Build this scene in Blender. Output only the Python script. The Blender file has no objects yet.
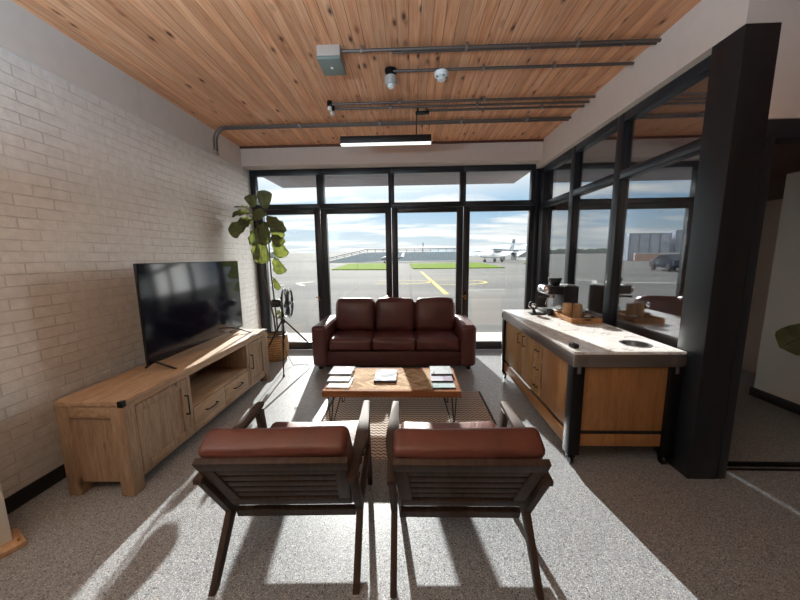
import bpy, bmesh, math, random
from mathutils import Vector, Matrix, Euler
random.seed(7)
S = bpy.context.scene
COL = S.collection
PI = math.pi

# ------------------------------------------------------------------ mesh helpers
class MB:
    def __init__(self):
        self.bm = bmesh.new()
    def _xf(self, vs, M):
        if M is not None:
            bmesh.ops.transform(self.bm, matrix=M, verts=vs)
    def box(self, lo, hi, bevel=0.0, M=None, seg=2):
        lo, hi = Vector(lo), Vector(hi)
        r = bmesh.ops.create_cube(self.bm, size=1.0)
        vs = r['verts']
        c = (lo + hi) / 2; d = hi - lo
        for v in vs:
            v.co = Vector((v.co.x * d.x, v.co.y * d.y, v.co.z * d.z)) + c
        if bevel > 0:
            es = list({e for v in vs for e in v.link_edges})
            b = bmesh.ops.bevel(self.bm, geom=es, offset=bevel, segments=seg, affect='EDGES', profile=0.5, clamp_overlap=True)
            vs = list({v for f in b['faces'] for v in f.verts} | {v for v in vs if v.is_valid})
        self._xf(vs, M)
        return self
    def cbox(self, c, d, bevel=0.0, M=None, seg=2):
        c = Vector(c); d = Vector(d)
        return self.box(c - d / 2, c + d / 2, bevel, M, seg)
    def bar(self, a, b, w, t, up=(1, 0, 0), bevel=0.003):
        """rectangular bar from a to b; t = thickness along 'up', w = width across"""
        a, b = Vector(a), Vector(b)
        z = (b - a).normalized(); x = Vector(up); x = (x - z * x.dot(z)).normalized(); y = z.cross(x)
        M = Matrix((x, y, z)).transposed().to_4x4(); M.translation = (a + b) / 2
        L = (b - a).length
        return self.box((-t / 2, -w / 2, -L / 2), (t / 2, w / 2, L / 2), bevel, M, 1)
    def tube(self, pts, r, n=10, cap=True):
        pts = [Vector(p) for p in pts]
        rs = r if isinstance(r, (list, tuple)) else [r] * len(pts)
        rings = []
        prev = None
        for i, p in enumerate(pts):
            if i == 0: t = pts[1] - p
            elif i == len(pts) - 1: t = p - pts[-2]
            else: t = (pts[i + 1] - p).normalized() + (p - pts[i - 1]).normalized()
            t.normalize()
            if prev is None:
                u = t.orthogonal().normalized()
            else:
                u = (prev - t * prev.dot(t))
                u = u.normalized() if u.length > 1e-6 else t.orthogonal().normalized()
            prev = u
            w = t.cross(u)
            rings.append([self.bm.verts.new(p + (u * math.cos(2 * PI * k / n) + w * math.sin(2 * PI * k / n)) * rs[i]) for k in range(n)])
        for a, b in zip(rings, rings[1:]):
            for k in range(n):
                self.bm.faces.new((a[k], a[(k + 1) % n], b[(k + 1) % n], b[k]))
        if cap:
            self.bm.faces.new(rings[0][::-1]); self.bm.faces.new(rings[-1])
        return self
    def lathe(self, prof, c=(0, 0, 0), n=28, M=None):
        c = Vector(c); rings = []; new = []
        for r, z in prof:
            if r < 1e-6:
                v = self.bm.verts.new(c + Vector((0, 0, z))); rings.append([v]); new.append(v)
            else:
                ring = [self.bm.verts.new(c + Vector((r * math.cos(2 * PI * k / n), r * math.sin(2 * PI * k / n), z))) for k in range(n)]
                rings.append(ring); new += ring
        for a, b in zip(rings, rings[1:]):
            for k in range(n):
                if len(a) == 1 and len(b) == 1: continue
                if len(a) == 1: self.bm.faces.new((a[0], b[(k + 1) % n], b[k]))
                elif len(b) == 1: self.bm.faces.new((a[k], a[(k + 1) % n], b[0]))
                else: self.bm.faces.new((a[k], a[(k + 1) % n], b[(k + 1) % n], b[k]))
        self._xf(new, M)
        return self
    def prism(self, poly, ax, lo, hi, bevel=0.0, M=None):
        def P(u, v, w):
            return {'x': (w, u, v), 'y': (u, w, v), 'z': (u, v, w)}[ax]
        a = [self.bm.verts.new(P(u, v, lo)) for u, v in poly]
        b = [self.bm.verts.new(P(u, v, hi)) for u, v in poly]
        n = len(poly)
        fs = [self.bm.faces.new(a[::-1]), self.bm.faces.new(b)]
        for k in range(n):
            fs.append(self.bm.faces.new((a[k], a[(k + 1) % n], b[(k + 1) % n], b[k])))
        vs = a + b
        if bevel > 0:
            es = list({e for f in fs for e in f.edges})
            r = bmesh.ops.bevel(self.bm, geom=es, offset=bevel, segments=2, affect='EDGES', profile=0.5, clamp_overlap=True)
            vs = list({v for f in r['faces'] for v in f.verts} | {v for v in vs if v.is_valid})
        self._xf(vs, M)
        return self
    def cushion(self, c, d, r, puff=(0, 0, 0), n=9, M=None, wob=0.0, seed=0):
        """rounded box whose big faces bulge; n grid cells per side"""
        c = Vector(c); h = Vector(d) / 2
        rnd = random.Random(seed)
        ph = [rnd.uniform(0, 6.28) for _ in range(6)]
        def par(hh):
            e = min(r / hh, .49)
            inner = max(2, n - 4)
            t = [-1, -1 + e * .3, -1 + e * .75] + [-(1 - e * 1.1) + 2 * (1 - e * 1.1) * i / inner for i in range(inner + 1)] + [1 - e * .75, 1 - e * .3, 1]
            return sorted(t)
        T = [par(h[i]) for i in range(3)]
        vmap = {}; new = []
        def vert(i, j, k):
            key = (i, j, k)
            if key in vmap: return vmap[key]
            p = Vector((T[0][i] * h.x, T[1][j] * h.y, T[2][k] * h.z))
            inn = Vector([max(-(h[a] - r), min(h[a] - r, p[a])) for a in range(3)])
            q = p - inn
            if q.length > 1e-9:
                q = inn + q.normalized() * r
            else:
                q = p
            nx, ny, nz = T[0][i], T[1][j], T[2][k]
            w = (1 - nx * nx), (1 - ny * ny), (1 - nz * nz)
            q.x += puff[0] * w[1] * w[2] * (nx ** 3); q.y += puff[1] * w[0] * w[2] * (ny ** 3); q.z += puff[2] * w[0] * w[1] * (nz ** 3)
            if wob:
                q += Vector((math.sin(7 * q.y + 5 * q.z + ph[0]) , math.sin(9 * q.x + 6 * q.z + ph[1]), math.sin(8 * q.x + 7 * q.y + ph[2]) + .6 * math.sin(19 * q.x + ph[3]) * math.sin(15 * q.y + ph[4]))) * wob
            v = self.bm.verts.new(q + c); vmap[key] = v; new.append(v)
            return v
        N = [len(t) - 1 for t in T]
        for a, b, cc in ((0, 1, 2), (1, 2, 0), (2, 0, 1)):
            for side in (0, N[cc]):
                for i in range(N[a]):
                    for j in range(N[b]):
                        q = []
                        for di, dj in ((0, 0), (1, 0), (1, 1), (0, 1)):
                            idx = [0, 0, 0]; idx[a] = i + di; idx[b] = j + dj; idx[cc] = side
                            q.append(vert(*idx))
                        if side == 0: q.reverse()
                        self.bm.faces.new(q)
        self._xf(new, M)
        return self
    def build(self, name, mat, parent=None, smooth=True, ang=35, loc=None, rot=None):
        me = bpy.data.meshes.new(name)
        bmesh.ops.recalc_face_normals(self.bm, faces=self.bm.faces[:])
        self.bm.to_mesh(me); self.bm.free()
        if smooth:
            me.polygons.foreach_set('use_smooth', [True] * len(me.polygons))
            me.set_sharp_from_angle(angle=math.radians(ang))
        if mat: me.materials.append(mat)
        o = bpy.data.objects.new(name, me); COL.objects.link(o)
        if parent: o.parent = parent
        if loc: o.location = loc
        if rot: o.rotation_euler = rot
        return o

def tag(o, label=None, cat=None, group=None, kind=None):
    if label: o['label'] = label
    if cat: o['category'] = cat
    if group: o['group'] = group
    if kind: o['kind'] = kind
    return o
def thing(name, loc, label, cat, group=None, rz=0.0, kind=None):
    o = bpy.data.objects.new(name, None); COL.objects.link(o)
    o.empty_display_size = .1
    o.location = loc; o.rotation_euler = (0, 0, rz)
    return tag(o, label, cat, group, kind)
def copy_tree(o, parent=None):
    c = o.copy(); COL.objects.link(c)
    if parent: c.parent = parent
    for ch in list(o.children): copy_tree(ch, c)
    return c
def struct(o): o['kind'] = 'structure'; return o

# ------------------------------------------------------------------ materials
def newmat(name):
    m = bpy.data.materials.new(name); m.use_nodes = True
    nt = m.node_tree; b = nt.nodes['Principled BSDF']
    return m, nt, b
def N(nt, t, **kw):
    n = nt.nodes.new(t)
    for k, v in kw.items():
        if k in n.inputs.keys() if hasattr(n.inputs, 'keys') else False: n.inputs[k].default_value = v
        else: setattr(n, k, v)
    return n
def L(nt, a, b): nt.links.new(a, b)
def srgb(r, g, b):
    f = lambda c: (c / 255 / 12.92) if c / 255 <= .04045 else ((c / 255 + .055) / 1.055) ** 2.4
    return (f(r), f(g), f(b), 1)
def ramp(nt, stops):
    n = nt.nodes.new('ShaderNodeValToRGB')
    e = n.color_ramp.elements
    while len(e) < len(stops): e.new(.5)
    for el, (p, c) in zip(e, stops): el.position = p; el.color = c
    return n
def bump(nt, b, height, strength=.3, dist=.01):
    n = nt.nodes.new('ShaderNodeBump'); n.inputs['Strength'].default_value = strength; n.inputs['Distance'].default_value = dist
    L(nt, height, n.inputs['Height']); L(nt, n.outputs[0], b.inputs['Normal'])
    return n
def objco(nt, scale=(1, 1, 1), rot=(0, 0, 0), rand=False):
    tc = nt.nodes.new('ShaderNodeTexCoord'); mp = nt.nodes.new('ShaderNodeMapping')
    mp.inputs['Scale'].default_value = scale; mp.inputs['Rotation'].default_value = rot
    if rand:
        oi = nt.nodes.new('ShaderNodeObjectInfo')
        ad = nt.nodes.new('ShaderNodeVectorMath'); ad.operation = 'MULTIPLY_ADD'
        cb = nt.nodes.new('ShaderNodeCombineXYZ')
        for i in range(3): L(nt, oi.outputs['Random'], cb.inputs[i])
        L(nt, cb.outputs[0], ad.inputs[0]); ad.inputs[1].default_value = (7, 13, 5); L(nt, tc.outputs['Object'], ad.inputs[2])
        L(nt, ad.outputs[0], mp.inputs[0])
    else:
        L(nt, tc.outputs['Object'], mp.inputs[0])
    return mp.outputs[0]
def noise(nt, vec, scale, detail=4, rough=.5, dist=0.0):
    n = nt.nodes.new('ShaderNodeTexNoise')
    n.inputs['Scale'].default_value = scale; n.inputs['Detail'].default_value = detail
    n.inputs['Roughness'].default_value = rough; n.inputs['Distortion'].default_value = dist
    if vec is not None: L(nt, vec, n.inputs['Vector'])
    return n.outputs['Fac']
def plain(name, col, rough=.5, metal=0, spec=.5, nscale=0, nstr=.1, ndist=.002, var=0.0):
    m, nt, b = newmat(name)
    b.inputs['Base Color'].default_value = col; b.inputs['Roughness'].default_value = rough
    b.inputs['Metallic'].default_value = metal; b.inputs['Specular IOR Level'].default_value = spec
    if nscale:
        f = noise(nt, objco(nt), nscale, 5)
        bump(nt, b, f, nstr, ndist)
        if var:
            r = ramp(nt, [(.3, tuple(c * (1 - var) for c in col[:3]) + (1,)), (.7, tuple(min(1, c * (1 + var)) for c in col[:3]) + (1,))])
            L(nt, f, r.inputs[0]); L(nt, r.outputs[0], b.inputs['Base Color'])
    return m
def wood(name, c1, c2, stretch=(1, 12, 12), scale=3.0, rough=.5, knots=False, bstr=.15, c3=None, spec=.28):
    """grain runs along the axis whose stretch is smallest"""
    m, nt, b = newmat(name)
    v = objco(nt, stretch, rand=True)
    f = noise(nt, v, scale, 8, .62, .6)
    r = ramp(nt, [(.28, c1), (.52, tuple((p + q) / 2 for p, q in zip(c1, c2))), (.74, c2)])
    L(nt, f, r.inputs[0])
    out = r.outputs[0]
    f2 = noise(nt, v, scale * 6, 4, .6)
    mx = nt.nodes.new('ShaderNodeMix'); mx.data_type = 'RGBA'; mx.blend_type = 'MULTIPLY'; mx.inputs[0].default_value = .35
    r2 = ramp(nt, [(.3, (.45, .42, .4, 1)), (.6, (1, 1, 1, 1))]); L(nt, f2, r2.inputs[0])
    L(nt, out, mx.inputs[6]); L(nt, r2.outputs[0], mx.inputs[7]); out = mx.outputs[2]
    if knots:
        vo = nt.nodes.new('ShaderNodeTexVoronoi'); vo.inputs['Scale'].default_value = 3.2
        vv = objco(nt, tuple(max(.55, s * .12) for s in stretch), rand=True); L(nt, vv, vo.inputs['Vector'])
        rk = ramp(nt, [(.03, (1, 1, 1, 1)), (.10, (0, 0, 0, 1))]); L(nt, vo.outputs['Distance'], rk.inputs[0])
        mk = nt.nodes.new('ShaderNodeMix'); mk.data_type = 'RGBA'
        L(nt, rk.outputs[0], mk.inputs[0]); L(nt, out, mk.inputs[6]); mk.inputs[7].default_value = c3 or tuple(c * .35 for c in c1[:3]) + (1,)
        out = mk.outputs[2]
    L(nt, out, b.inputs['Base Color'])
    b.inputs['Roughness'].default_value = rough; b.inputs['Specular IOR Level'].default_value = spec
    bump(nt, b, f2, bstr, .003)
    return m
def leather(name, c1, c2, rough=.38):
    m, nt, b = newmat(name)
    v = objco(nt)
    f = noise(nt, v, 6, 5, .6); r = ramp(nt, [(.3, c1), (.7, c2)]); L(nt, f, r.inputs[0]); L(nt, r.outputs[0], b.inputs['Base Color'])
    vo = nt.nodes.new('ShaderNodeTexVoronoi'); vo.inputs['Scale'].default_value = 140; L(nt, v, vo.inputs['Vector'])
    ad = nt.nodes.new('ShaderNodeMath'); ad.operation = 'MULTIPLY_ADD'; ad.inputs[1].default_value = .12
    fw = noise(nt, v, 9, 3, .5, .8)
    L(nt, vo.outputs['Distance'], ad.inputs[0]); L(nt, fw, ad.inputs[2])
    bump(nt, b, ad.outputs[0], .35, .012)
    b.inputs['Roughness'].default_value = rough
    return m

def mat_brick():
    m, nt, b = newmat('painted_brick')
    tc = nt.nodes.new('ShaderNodeTexCoord'); sp = nt.nodes.new('ShaderNodeSeparateXYZ'); cb = nt.nodes.new('ShaderNodeCombineXYZ')
    L(nt, tc.outputs['Object'], sp.inputs[0])
    wv = noise(nt, tc.outputs['Object'], 2.5, 3)
    wy = nt.nodes.new('ShaderNodeMath'); wy.operation = 'MULTIPLY_ADD'; wy.inputs[1].default_value = .016
    L(nt, wv, wy.inputs[0]); L(nt, sp.outputs[2], wy.inputs[2])
    L(nt, sp.outputs[1], cb.inputs[0]); L(nt, wy.outputs[0], cb.inputs[1])
    br = nt.nodes.new('ShaderNodeTexBrick'); L(nt, cb.outputs[0], br.inputs['Vector'])
    br.inputs['Scale'].default_value = 1; br.inputs['Brick Width'].default_value = .222; br.inputs['Row Height'].default_value = .071
    br.inputs['Mortar Size'].default_value = .0045; br.inputs['Mortar Smooth'].default_value = .35; br.inputs['Bias'].default_value = 0
    br.inputs['Color1'].default_value = (.35, .35, .35, 1); br.inputs['Color2'].default_value = (1, 1, 1, 1); br.inputs['Mortar'].default_value = (.1, .1, .1, 1)
    nz = noise(nt, tc.outputs['Object'], 16, 8, .65)
    nl = noise(nt, tc.outputs['Object'], 3.0, 3, .5)
    # height: bricks stand at slightly different depths, mortar in places smeared flush with paint
    gate = ramp(nt, [(.38, (.12, .12, .12, 1)), (.62, (1, 1, 1, 1))]); L(nt, nl, gate.inputs[0])
    s1 = nt.nodes.new('ShaderNodeMath'); s1.operation = 'MULTIPLY'; L(nt, br.outputs['Fac'], s1.inputs[0]); L(nt, gate.outputs[0], s1.inputs[1])
    bw = nt.nodes.new('ShaderNodeRGBToBW'); L(nt, br.outputs['Color'], bw.inputs[0])
    s2 = nt.nodes.new('ShaderNodeMath'); s2.operation = 'MULTIPLY_ADD'; s2.inputs[1].default_value = -.8; L(nt, s1.outputs[0], s2.inputs[0])
    s3 = nt.nodes.new('ShaderNodeMath'); s3.operation = 'MULTIPLY'; s3.inputs[1].default_value = .75; L(nt, nz, s3.inputs[0])
    s5 = nt.nodes.new('ShaderNodeMath'); s5.operation = 'MULTIPLY_ADD'; s5.inputs[1].default_value = .28; L(nt, bw.outputs[0], s5.inputs[0]); L(nt, s3.outputs[0], s5.inputs[2])
    L(nt, s5.outputs[0], s2.inputs[2])
    bump(nt, b, s2.outputs[0], .75, .012)
    rc = ramp(nt, [(.25, srgb(212, 208, 204)), (.75, srgb(235, 232, 228))]); L(nt, nz, rc.inputs[0])
    mx = nt.nodes.new('ShaderNodeMix'); mx.data_type = 'RGBA'; L(nt, s1.outputs[0], mx.inputs[0]); L(nt, rc.outputs[0], mx.inputs[6]); mx.inputs[7].default_value = srgb(206, 201, 195)
    L(nt, mx.outputs[2], b.inputs['Base Color'])
    b.inputs['Roughness'].default_value = .55
    return m

def mat_ceiling():
    m, nt, b = newmat('knotty_pine_boards')
    tc = nt.nodes.new('ShaderNodeTexCoord'); sp = nt.nodes.new('ShaderNodeSeparateXYZ'); L(nt, tc.outputs['Object'], sp.inputs[0])
    W = .082
    q = nt.nodes.new('ShaderNodeMath'); q.operation = 'DIVIDE'; q.inputs[1].default_value = W; L(nt, sp.outputs[0], q.inputs[0])
    fl = nt.nodes.new('ShaderNodeMath'); fl.operation = 'FLOOR'; L(nt, q.outputs[0], fl.inputs[0])
    fr = nt.nodes.new('ShaderNodeMath'); fr.operation = 'FRACT'; L(nt, q.outputs[0], fr.inputs[0])
    wn = nt.nodes.new('ShaderNodeTexWhiteNoise'); wn.noise_dimensions = '1D'; L(nt, fl.outputs[0], wn.inputs['W'])
    # per-board shift of the grain along its length
    sh = nt.nodes.new('ShaderNodeMath'); sh.operation = 'MULTIPLY_ADD'; sh.inputs[1].default_value = 37.0; L(nt, wn.outputs['Value'], sh.inputs[0]); L(nt, sp.outputs[1], sh.inputs[2])
    cb = nt.nodes.new('ShaderNodeCombineXYZ'); L(nt, sp.outputs[0], cb.inputs[0]); L(nt, sh.outputs[0], cb.inputs[1]); L(nt, wn.outputs['Value'], cb.inputs[2])
    mp = nt.nodes.new('ShaderNodeMapping'); mp.inputs['Scale'].default_value = (24, 1.1, 5); L(nt, cb.outputs[0], mp.inputs[0])
    f = noise(nt, mp.outputs[0], 1.6, 7, .6, 1.1)
    r = ramp(nt, [(.25, srgb(186, 116, 76)), (.45, srgb(222, 156, 114)), (.75, srgb(244, 194, 154))]); L(nt, f, r.inputs[0])
    # board tint
    rb = ramp(nt, [(0, (.80, .76, .72, 1)), (.5, (.97, .96, .95, 1)), (1, (1.0, .93, .84, 1))]); L(nt, wn.outputs['Value'], rb.inputs[0])
    mx = nt.nodes.new('ShaderNodeMix'); mx.data_type = 'RGBA'; mx.blend_type = 'MULTIPLY'; mx.inputs[0].default_value = 1
    L(nt, r.outputs[0], mx.inputs[6]); L(nt, rb.outputs[0], mx.inputs[7])
    # knots
    mk = nt.nodes.new('ShaderNodeMapping'); mk.inputs['Scale'].default_value = (12, 4.6, 0); L(nt, cb.outputs[0], mk.inputs[0])
    nd = noise(nt, cb.outputs[0], 30, 2)
    vo = nt.nodes.new('ShaderNodeTexVoronoi'); vo.inputs['Scale'].default_value = 1.0; L(nt, mk.outputs[0], vo.inputs['Vector'])
    dd = nt.nodes.new('ShaderNodeMath'); dd.operation = 'MULTIPLY_ADD'; dd.inputs[1].default_value = .09; L(nt, nd, dd.inputs[0]); L(nt, vo.outputs['Distance'], dd.inputs[2])
    # only some of the cells carry a knot
    sc = nt.nodes.new('ShaderNodeSeparateColor'); L(nt, vo.outputs['Color'], sc.inputs[0])
    th = nt.nodes.new('ShaderNodeMath'); th.operation = 'GREATER_THAN'; th.inputs[1].default_value = .52; L(nt, sc.outputs[0], th.inputs[0])
    rk = ramp(nt, [(.14, (1, 1, 1, 1)), (.20, (.45, .45, .45, 1)), (.34, (0, 0, 0, 1))]); L(nt, dd.outputs[0], rk.inputs[0])
    km = nt.nodes.new('ShaderNodeMath'); km.operation = 'MULTIPLY'; L(nt, rk.outputs[0], km.inputs[0]); L(nt, th.outputs[0], km.inputs[1])
    m2 = nt.nodes.new('ShaderNodeMix'); m2.data_type = 'RGBA'; L(nt, km.outputs[0], m2.inputs[0]); L(nt, mx.outputs[2], m2.inputs[6]); m2.inputs[7].default_value = srgb(92, 46, 24)
    # board joints
    pp = nt.nodes.new('ShaderNodeMath'); pp.operation = 'PINGPONG'; pp.inputs[1].default_value = .5; L(nt, fr.outputs[0], pp.inputs[0])
    rg = ramp(nt, [(.012, (1, 1, 1, 1)), (.035, (0, 0, 0, 1))]); L(nt, pp.outputs[0], rg.inputs[0])
    gj = nt.nodes.new('ShaderNodeMath'); gj.operation = 'MULTIPLY'; L(nt, rg.outputs[0], gj.inputs[0])
    wn2 = nt.nodes.new('ShaderNodeMapRange'); wn2.inputs['To Min'].default_value = .25; wn2.inputs['To Max'].default_value = .9; L(nt, wn.outputs['Value'], wn2.inputs[0]); L(nt, wn2.outputs[0], gj.inputs[1])
    m3 = nt.nodes.new('ShaderNodeMix'); m3.data_type = 'RGBA'; L(nt, gj.outputs[0], m3.inputs[0]); L(nt, m2.outputs[2], m3.inputs[6]); m3.inputs[7].default_value = srgb(98, 54, 30)
    L(nt, m3.outputs[2], b.inputs['Base Color'])
    iv = nt.nodes.new('ShaderNodeMath'); iv.operation = 'SUBTRACT'; iv.inputs[0].default_value = 1; L(nt, rg.outputs[0], iv.inputs[1])
    bump(nt, b, iv.outputs[0], .6, .004)
    b.inputs['Roughness'].default_value = .55
    return m

def mat_floor():
    m, nt, b = newmat('flake_terrazzo_floor')
    tc = nt.nodes.new('ShaderNodeTexCoord')
    vec = tc.outputs['Object']
    def specks(scale, thr_col, thr_d, seed):
        mp = nt.nodes.new('ShaderNodeMapping'); mp.inputs['Location'].default_value = (seed, seed * .7, 0); L(nt, vec, mp.inputs[0])
        vo = nt.nodes.new('ShaderNodeTexVoronoi'); vo.inputs['Scale'].default_value = scale; L(nt, mp.outputs[0], vo.inputs['Vector'])
        sc = nt.nodes.new('ShaderNodeSeparateColor'); L(nt, vo.outputs['Color'], sc.inputs[0])
        a = nt.nodes.new('ShaderNodeMath'); a.operation = 'GREATER_THAN'; a.inputs[1].default_value = thr_col; L(nt, sc.outputs[0], a.inputs[0])
        d = nt.nodes.new('ShaderNodeMath'); d.operation = 'LESS_THAN'; d.inputs[1].default_value = thr_d; L(nt, vo.outputs['Distance'], d.inputs[0])
        mu = nt.nodes.new('ShaderNodeMath'); mu.operation = 'MULTIPLY'; L(nt, a.outputs[0], mu.inputs[0]); L(nt, d.outputs[0], mu.inputs[1])
        return mu.outputs[0]
    big = noise(nt, vec, 1.2, 3)
    base = ramp(nt, [(.35, srgb(130, 134, 139)), (.65, srgb(140, 144, 149))]); L(nt, big, base.inputs[0])
    cur = base.outputs[0]
    for sc_, tcol, td, seed, col in ((200, .66, .50, 3.1, srgb(186, 188, 188)), (165, .80, .48, 11.3, srgb(100, 99, 99)), (150, .885, .45, 23.7, srgb(52, 48, 48)), (190, .91, .42, 5.9, srgb(102, 86, 76))):
        f = specks(sc_, tcol, td, seed)
        mx = nt.nodes.new('ShaderNodeMix'); mx.data_type = 'RGBA'; L(nt, f, mx.inputs[0]); L(nt, cur, mx.inputs[6]); mx.inputs[7].default_value = col
        cur = mx.outputs[2]
    L(nt, cur, b.inputs['Base Color'])
    b.inputs['Roughness'].default_value = .33; b.inputs['Specular IOR Level'].default_value = .45
    nz = noise(nt, vec, 60, 3); bump(nt, b, nz, .05, .002)
    return m

def mat_glass(name, tint, f0, f90, mirror=0.0):
    """thin pane: straight-through transmission plus a reflection that grows towards grazing"""
    m, nt, b = newmat(name)
    nt.nodes.remove(b); out = nt.nodes['Material Output']
    tr = nt.nodes.new('ShaderNodeBsdfTransparent'); tr.inputs[0].default_value = tint
    gl = nt.nodes.new('ShaderNodeBsdfGlossy'); gl.inputs['Roughness'].default_value = 0.0; gl.inputs[0].default_value = (.95, .97, 1, 1)
    lw = nt.nodes.new('ShaderNodeLayerWeight'); lw.inputs['Blend'].default_value = .5
    pw = nt.nodes.new('ShaderNodeMath'); pw.operation = 'POWER'; pw.inputs[1].default_value = 4.0; L(nt, lw.outputs['Facing'], pw.inputs[0])
    ma = nt.nodes.new('ShaderNodeMapRange'); ma.inputs['To Min'].default_value = f0; ma.inputs['To Max'].default_value = f90; L(nt, pw.outputs[0], ma.inputs[0])
    mx = nt.nodes.new('ShaderNodeMixShader'); L(nt, ma.outputs[0], mx.inputs[0]); L(nt, tr.outputs[0], mx.inputs[1]); L(nt, gl.outputs[0], mx.inputs[2])
    L(nt, mx.outputs[0], out.inputs[0])
    return m

M = {}
M['brick'] = mat_brick(); M['pine'] = mat_ceiling(); M['floor'] = mat_floor()
M['plaster'] = plain('cream_plaster', srgb(214, 198, 186), .75, nscale=14, nstr=.08, var=.02)
M['plaster_band'] = plain('plaster_band', srgb(212, 205, 199), .7, nscale=9, nstr=.2, ndist=.004, var=.03)
M['white_wall'] = plain('white_wall', srgb(222, 222, 216), .7, nscale=14, nstr=.06)
M['black_frame'] = plain('black_window_frame', srgb(31, 36, 43), .32, nscale=60, nstr=.04, ndist=.001)
M['black_pillar'] = plain('charcoal_pillar_paint', srgb(24, 29, 35), .42, nscale=20, nstr=.06)
M['black'] = plain('black_plastic', srgb(22, 22, 24), .4, nscale=80, nstr=.03, ndist=.001)
M['black_metal'] = plain('black_metal', srgb(28, 28, 30), .35, .6, nscale=80, nstr=.03, ndist=.001)
M['skirting'] = plain('black_skirting', srgb(26, 26, 27), .4, nscale=30, nstr=.03)
M['brown_trim'] = plain('brown_ceiling_trim', srgb(96, 52, 38), .6, nscale=20, nstr=.1)
M['conduit'] = plain('galvanised_conduit', srgb(112, 102, 97), .5, .75, nscale=40, nstr=.06, var=.1)
M['steel'] = plain('stainless_steel', srgb(176, 174, 172), .28, 1.0, nscale=50, nstr=.03)
M['steel_band'] = plain('brushed_steel_band', srgb(150, 142, 138), .36, .85, nscale=30, nstr=.04)
M['chrome'] = plain('chrome', srgb(225, 225, 228), .12, 1.0, nscale=30, nstr=.02)
M['brass'] = plain('brass', srgb(190, 140, 70), .3, 1.0, nscale=60, nstr=.03)
M['box_beige'] = plain('beige_enclosure', srgb(176, 160, 150), .5, nscale=40, nstr=.03)
M['box_green'] = plain('grey_green_cover', srgb(120, 128, 120), .5, nscale=40, nstr=.03)
M['sensor'] = plain('grey_sensor_plastic', srgb(178, 172, 166), .4, nscale=50, nstr=.02)
M['white_plastic'] = plain('white_plastic', srgb(232, 230, 226), .4, nscale=50, nstr=.02)
M['lens'] = plain('dark_lens', srgb(40, 40, 44), .12, nscale=30, nstr=.01)
M['sofa'] = leather('dark_brown_leather', srgb(77, 43, 42), srgb(97, 55, 52), .36)
M['sofa_base'] = leather('dark_brown_leather_base', srgb(66, 37, 36), srgb(84, 47, 44), .45)
M['tan'] = leather('cognac_leather', srgb(86, 46, 36), srgb(104, 58, 46), .42)
M['chair_wood'] = wood('dark_stained_ash', srgb(46, 35, 29), srgb(78, 60, 49), (16, 2, 2), 3, .62)
M['acacia_y'] = wood('weathered_acacia_along_y', srgb(146, 120, 96), srgb(194, 166, 138), (14, 1.6, 14), 2.2, .6, True)
M['acacia_z'] = wood('weathered_acacia_along_z', srgb(132, 109, 88), srgb(178, 153, 128), (14, 14, 1.6), 2.2, .6, True)
M['acacia_dark'] = wood('acacia_inside', srgb(96, 70, 50), srgb(132, 98, 70), (14, 1.6, 14), 2.2, .65)
M['foot_wood'] = wood('pale_foot_wood', srgb(170, 138, 108), srgb(204, 172, 140), (2, 14, 14), 2.5, .55)
M['veneer_z'] = wood('oak_veneer', srgb(138, 96, 58), srgb(168, 122, 78), (10, 10, 1.2), 2.0, .45)
M['rustic_z'] = wood('rustic_oak_boards', srgb(134, 100, 64), srgb(182, 142, 96), (12, 12, 1.0), 2.4, .5, True)
M['table_edge'] = wood('table_edge_wood', srgb(112, 70, 44), srgb(154, 104, 68), (1.5, 14, 14), 2.6, .65, spec=.05)
M['canister'] = wood('cork_canister', srgb(160, 122, 84), srgb(200, 164, 120), (16, 16, 2), 3, .6)
M['tray_wood'] = wood('tray_wood', srgb(150, 104, 66), srgb(196, 150, 104), (14, 2, 14), 2.6, .5)
M['trunk'] = plain('fig_trunk', srgb(92, 76, 62), .8, nscale=40, nstr=.4, ndist=.004, var=.2)
M['soil'] = plain('soil', srgb(50, 38, 30), .95, nscale=60, nstr=.6, ndist=.01, var=.3)
M['glass_pane'] = mat_glass('clear_glass', (.97, .98, .97, 1), .03, .5)
M['partition_glass'] = mat_glass('smoked_reflective_glass', (.72, .74, .75, 1), .34, .55)
M['jar_glass'] = mat_glass('jar_glass', (.9, .93, .92, 1), .08, .8)
M['concrete'] = plain('apron_concrete', srgb(170, 170, 168), .85, nscale=.6, nstr=.1, var=.08)

def mat_apron():
    m, nt, b = newmat('airfield_concrete')
    tc = nt.nodes.new('ShaderNodeTexCoord'); v = tc.outputs['Object']
    mp = nt.nodes.new('ShaderNodeMapping'); mp.inputs['Scale'].default_value = (.05, .35, 1); L(nt, v, mp.inputs[0])
    f = noise(nt, mp.outputs[0], 1.0, 7, .62, .4)
    r = ramp(nt, [(.3, srgb(58, 59, 60)), (.5, srgb(72, 73, 73)), (.7, srgb(86, 85, 83))]); L(nt, f, r.inputs[0])
    br = nt.nodes.new('ShaderNodeTexBrick'); L(nt, v, br.inputs['Vector']); br.offset = 0
    br.inputs['Scale'].default_value = 1; br.inputs['Brick Width'].default_value = 6; br.inputs['Row Height'].default_value = 4.5; br.inputs['Mortar Size'].default_value = .05
    mx = nt.nodes.new('ShaderNodeMix'); mx.data_type = 'RGBA'; L(nt, br.outputs['Fac'], mx.inputs[0]); L(nt, r.outputs[0], mx.inputs[6]); mx.inputs[7].default_value = srgb(58, 58, 58)
    L(nt, mx.outputs[2], b.inputs['Base Color']); b.inputs['Roughness'].default_value = .9; b.inputs['Specular IOR Level'].default_value = .08
    return m
M['apron'] = mat_apron()
M['grass'] = plain('mown_grass', srgb(74, 94, 22), .95, spec=.02, nscale=.8, nstr=.3, var=.25)
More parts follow.
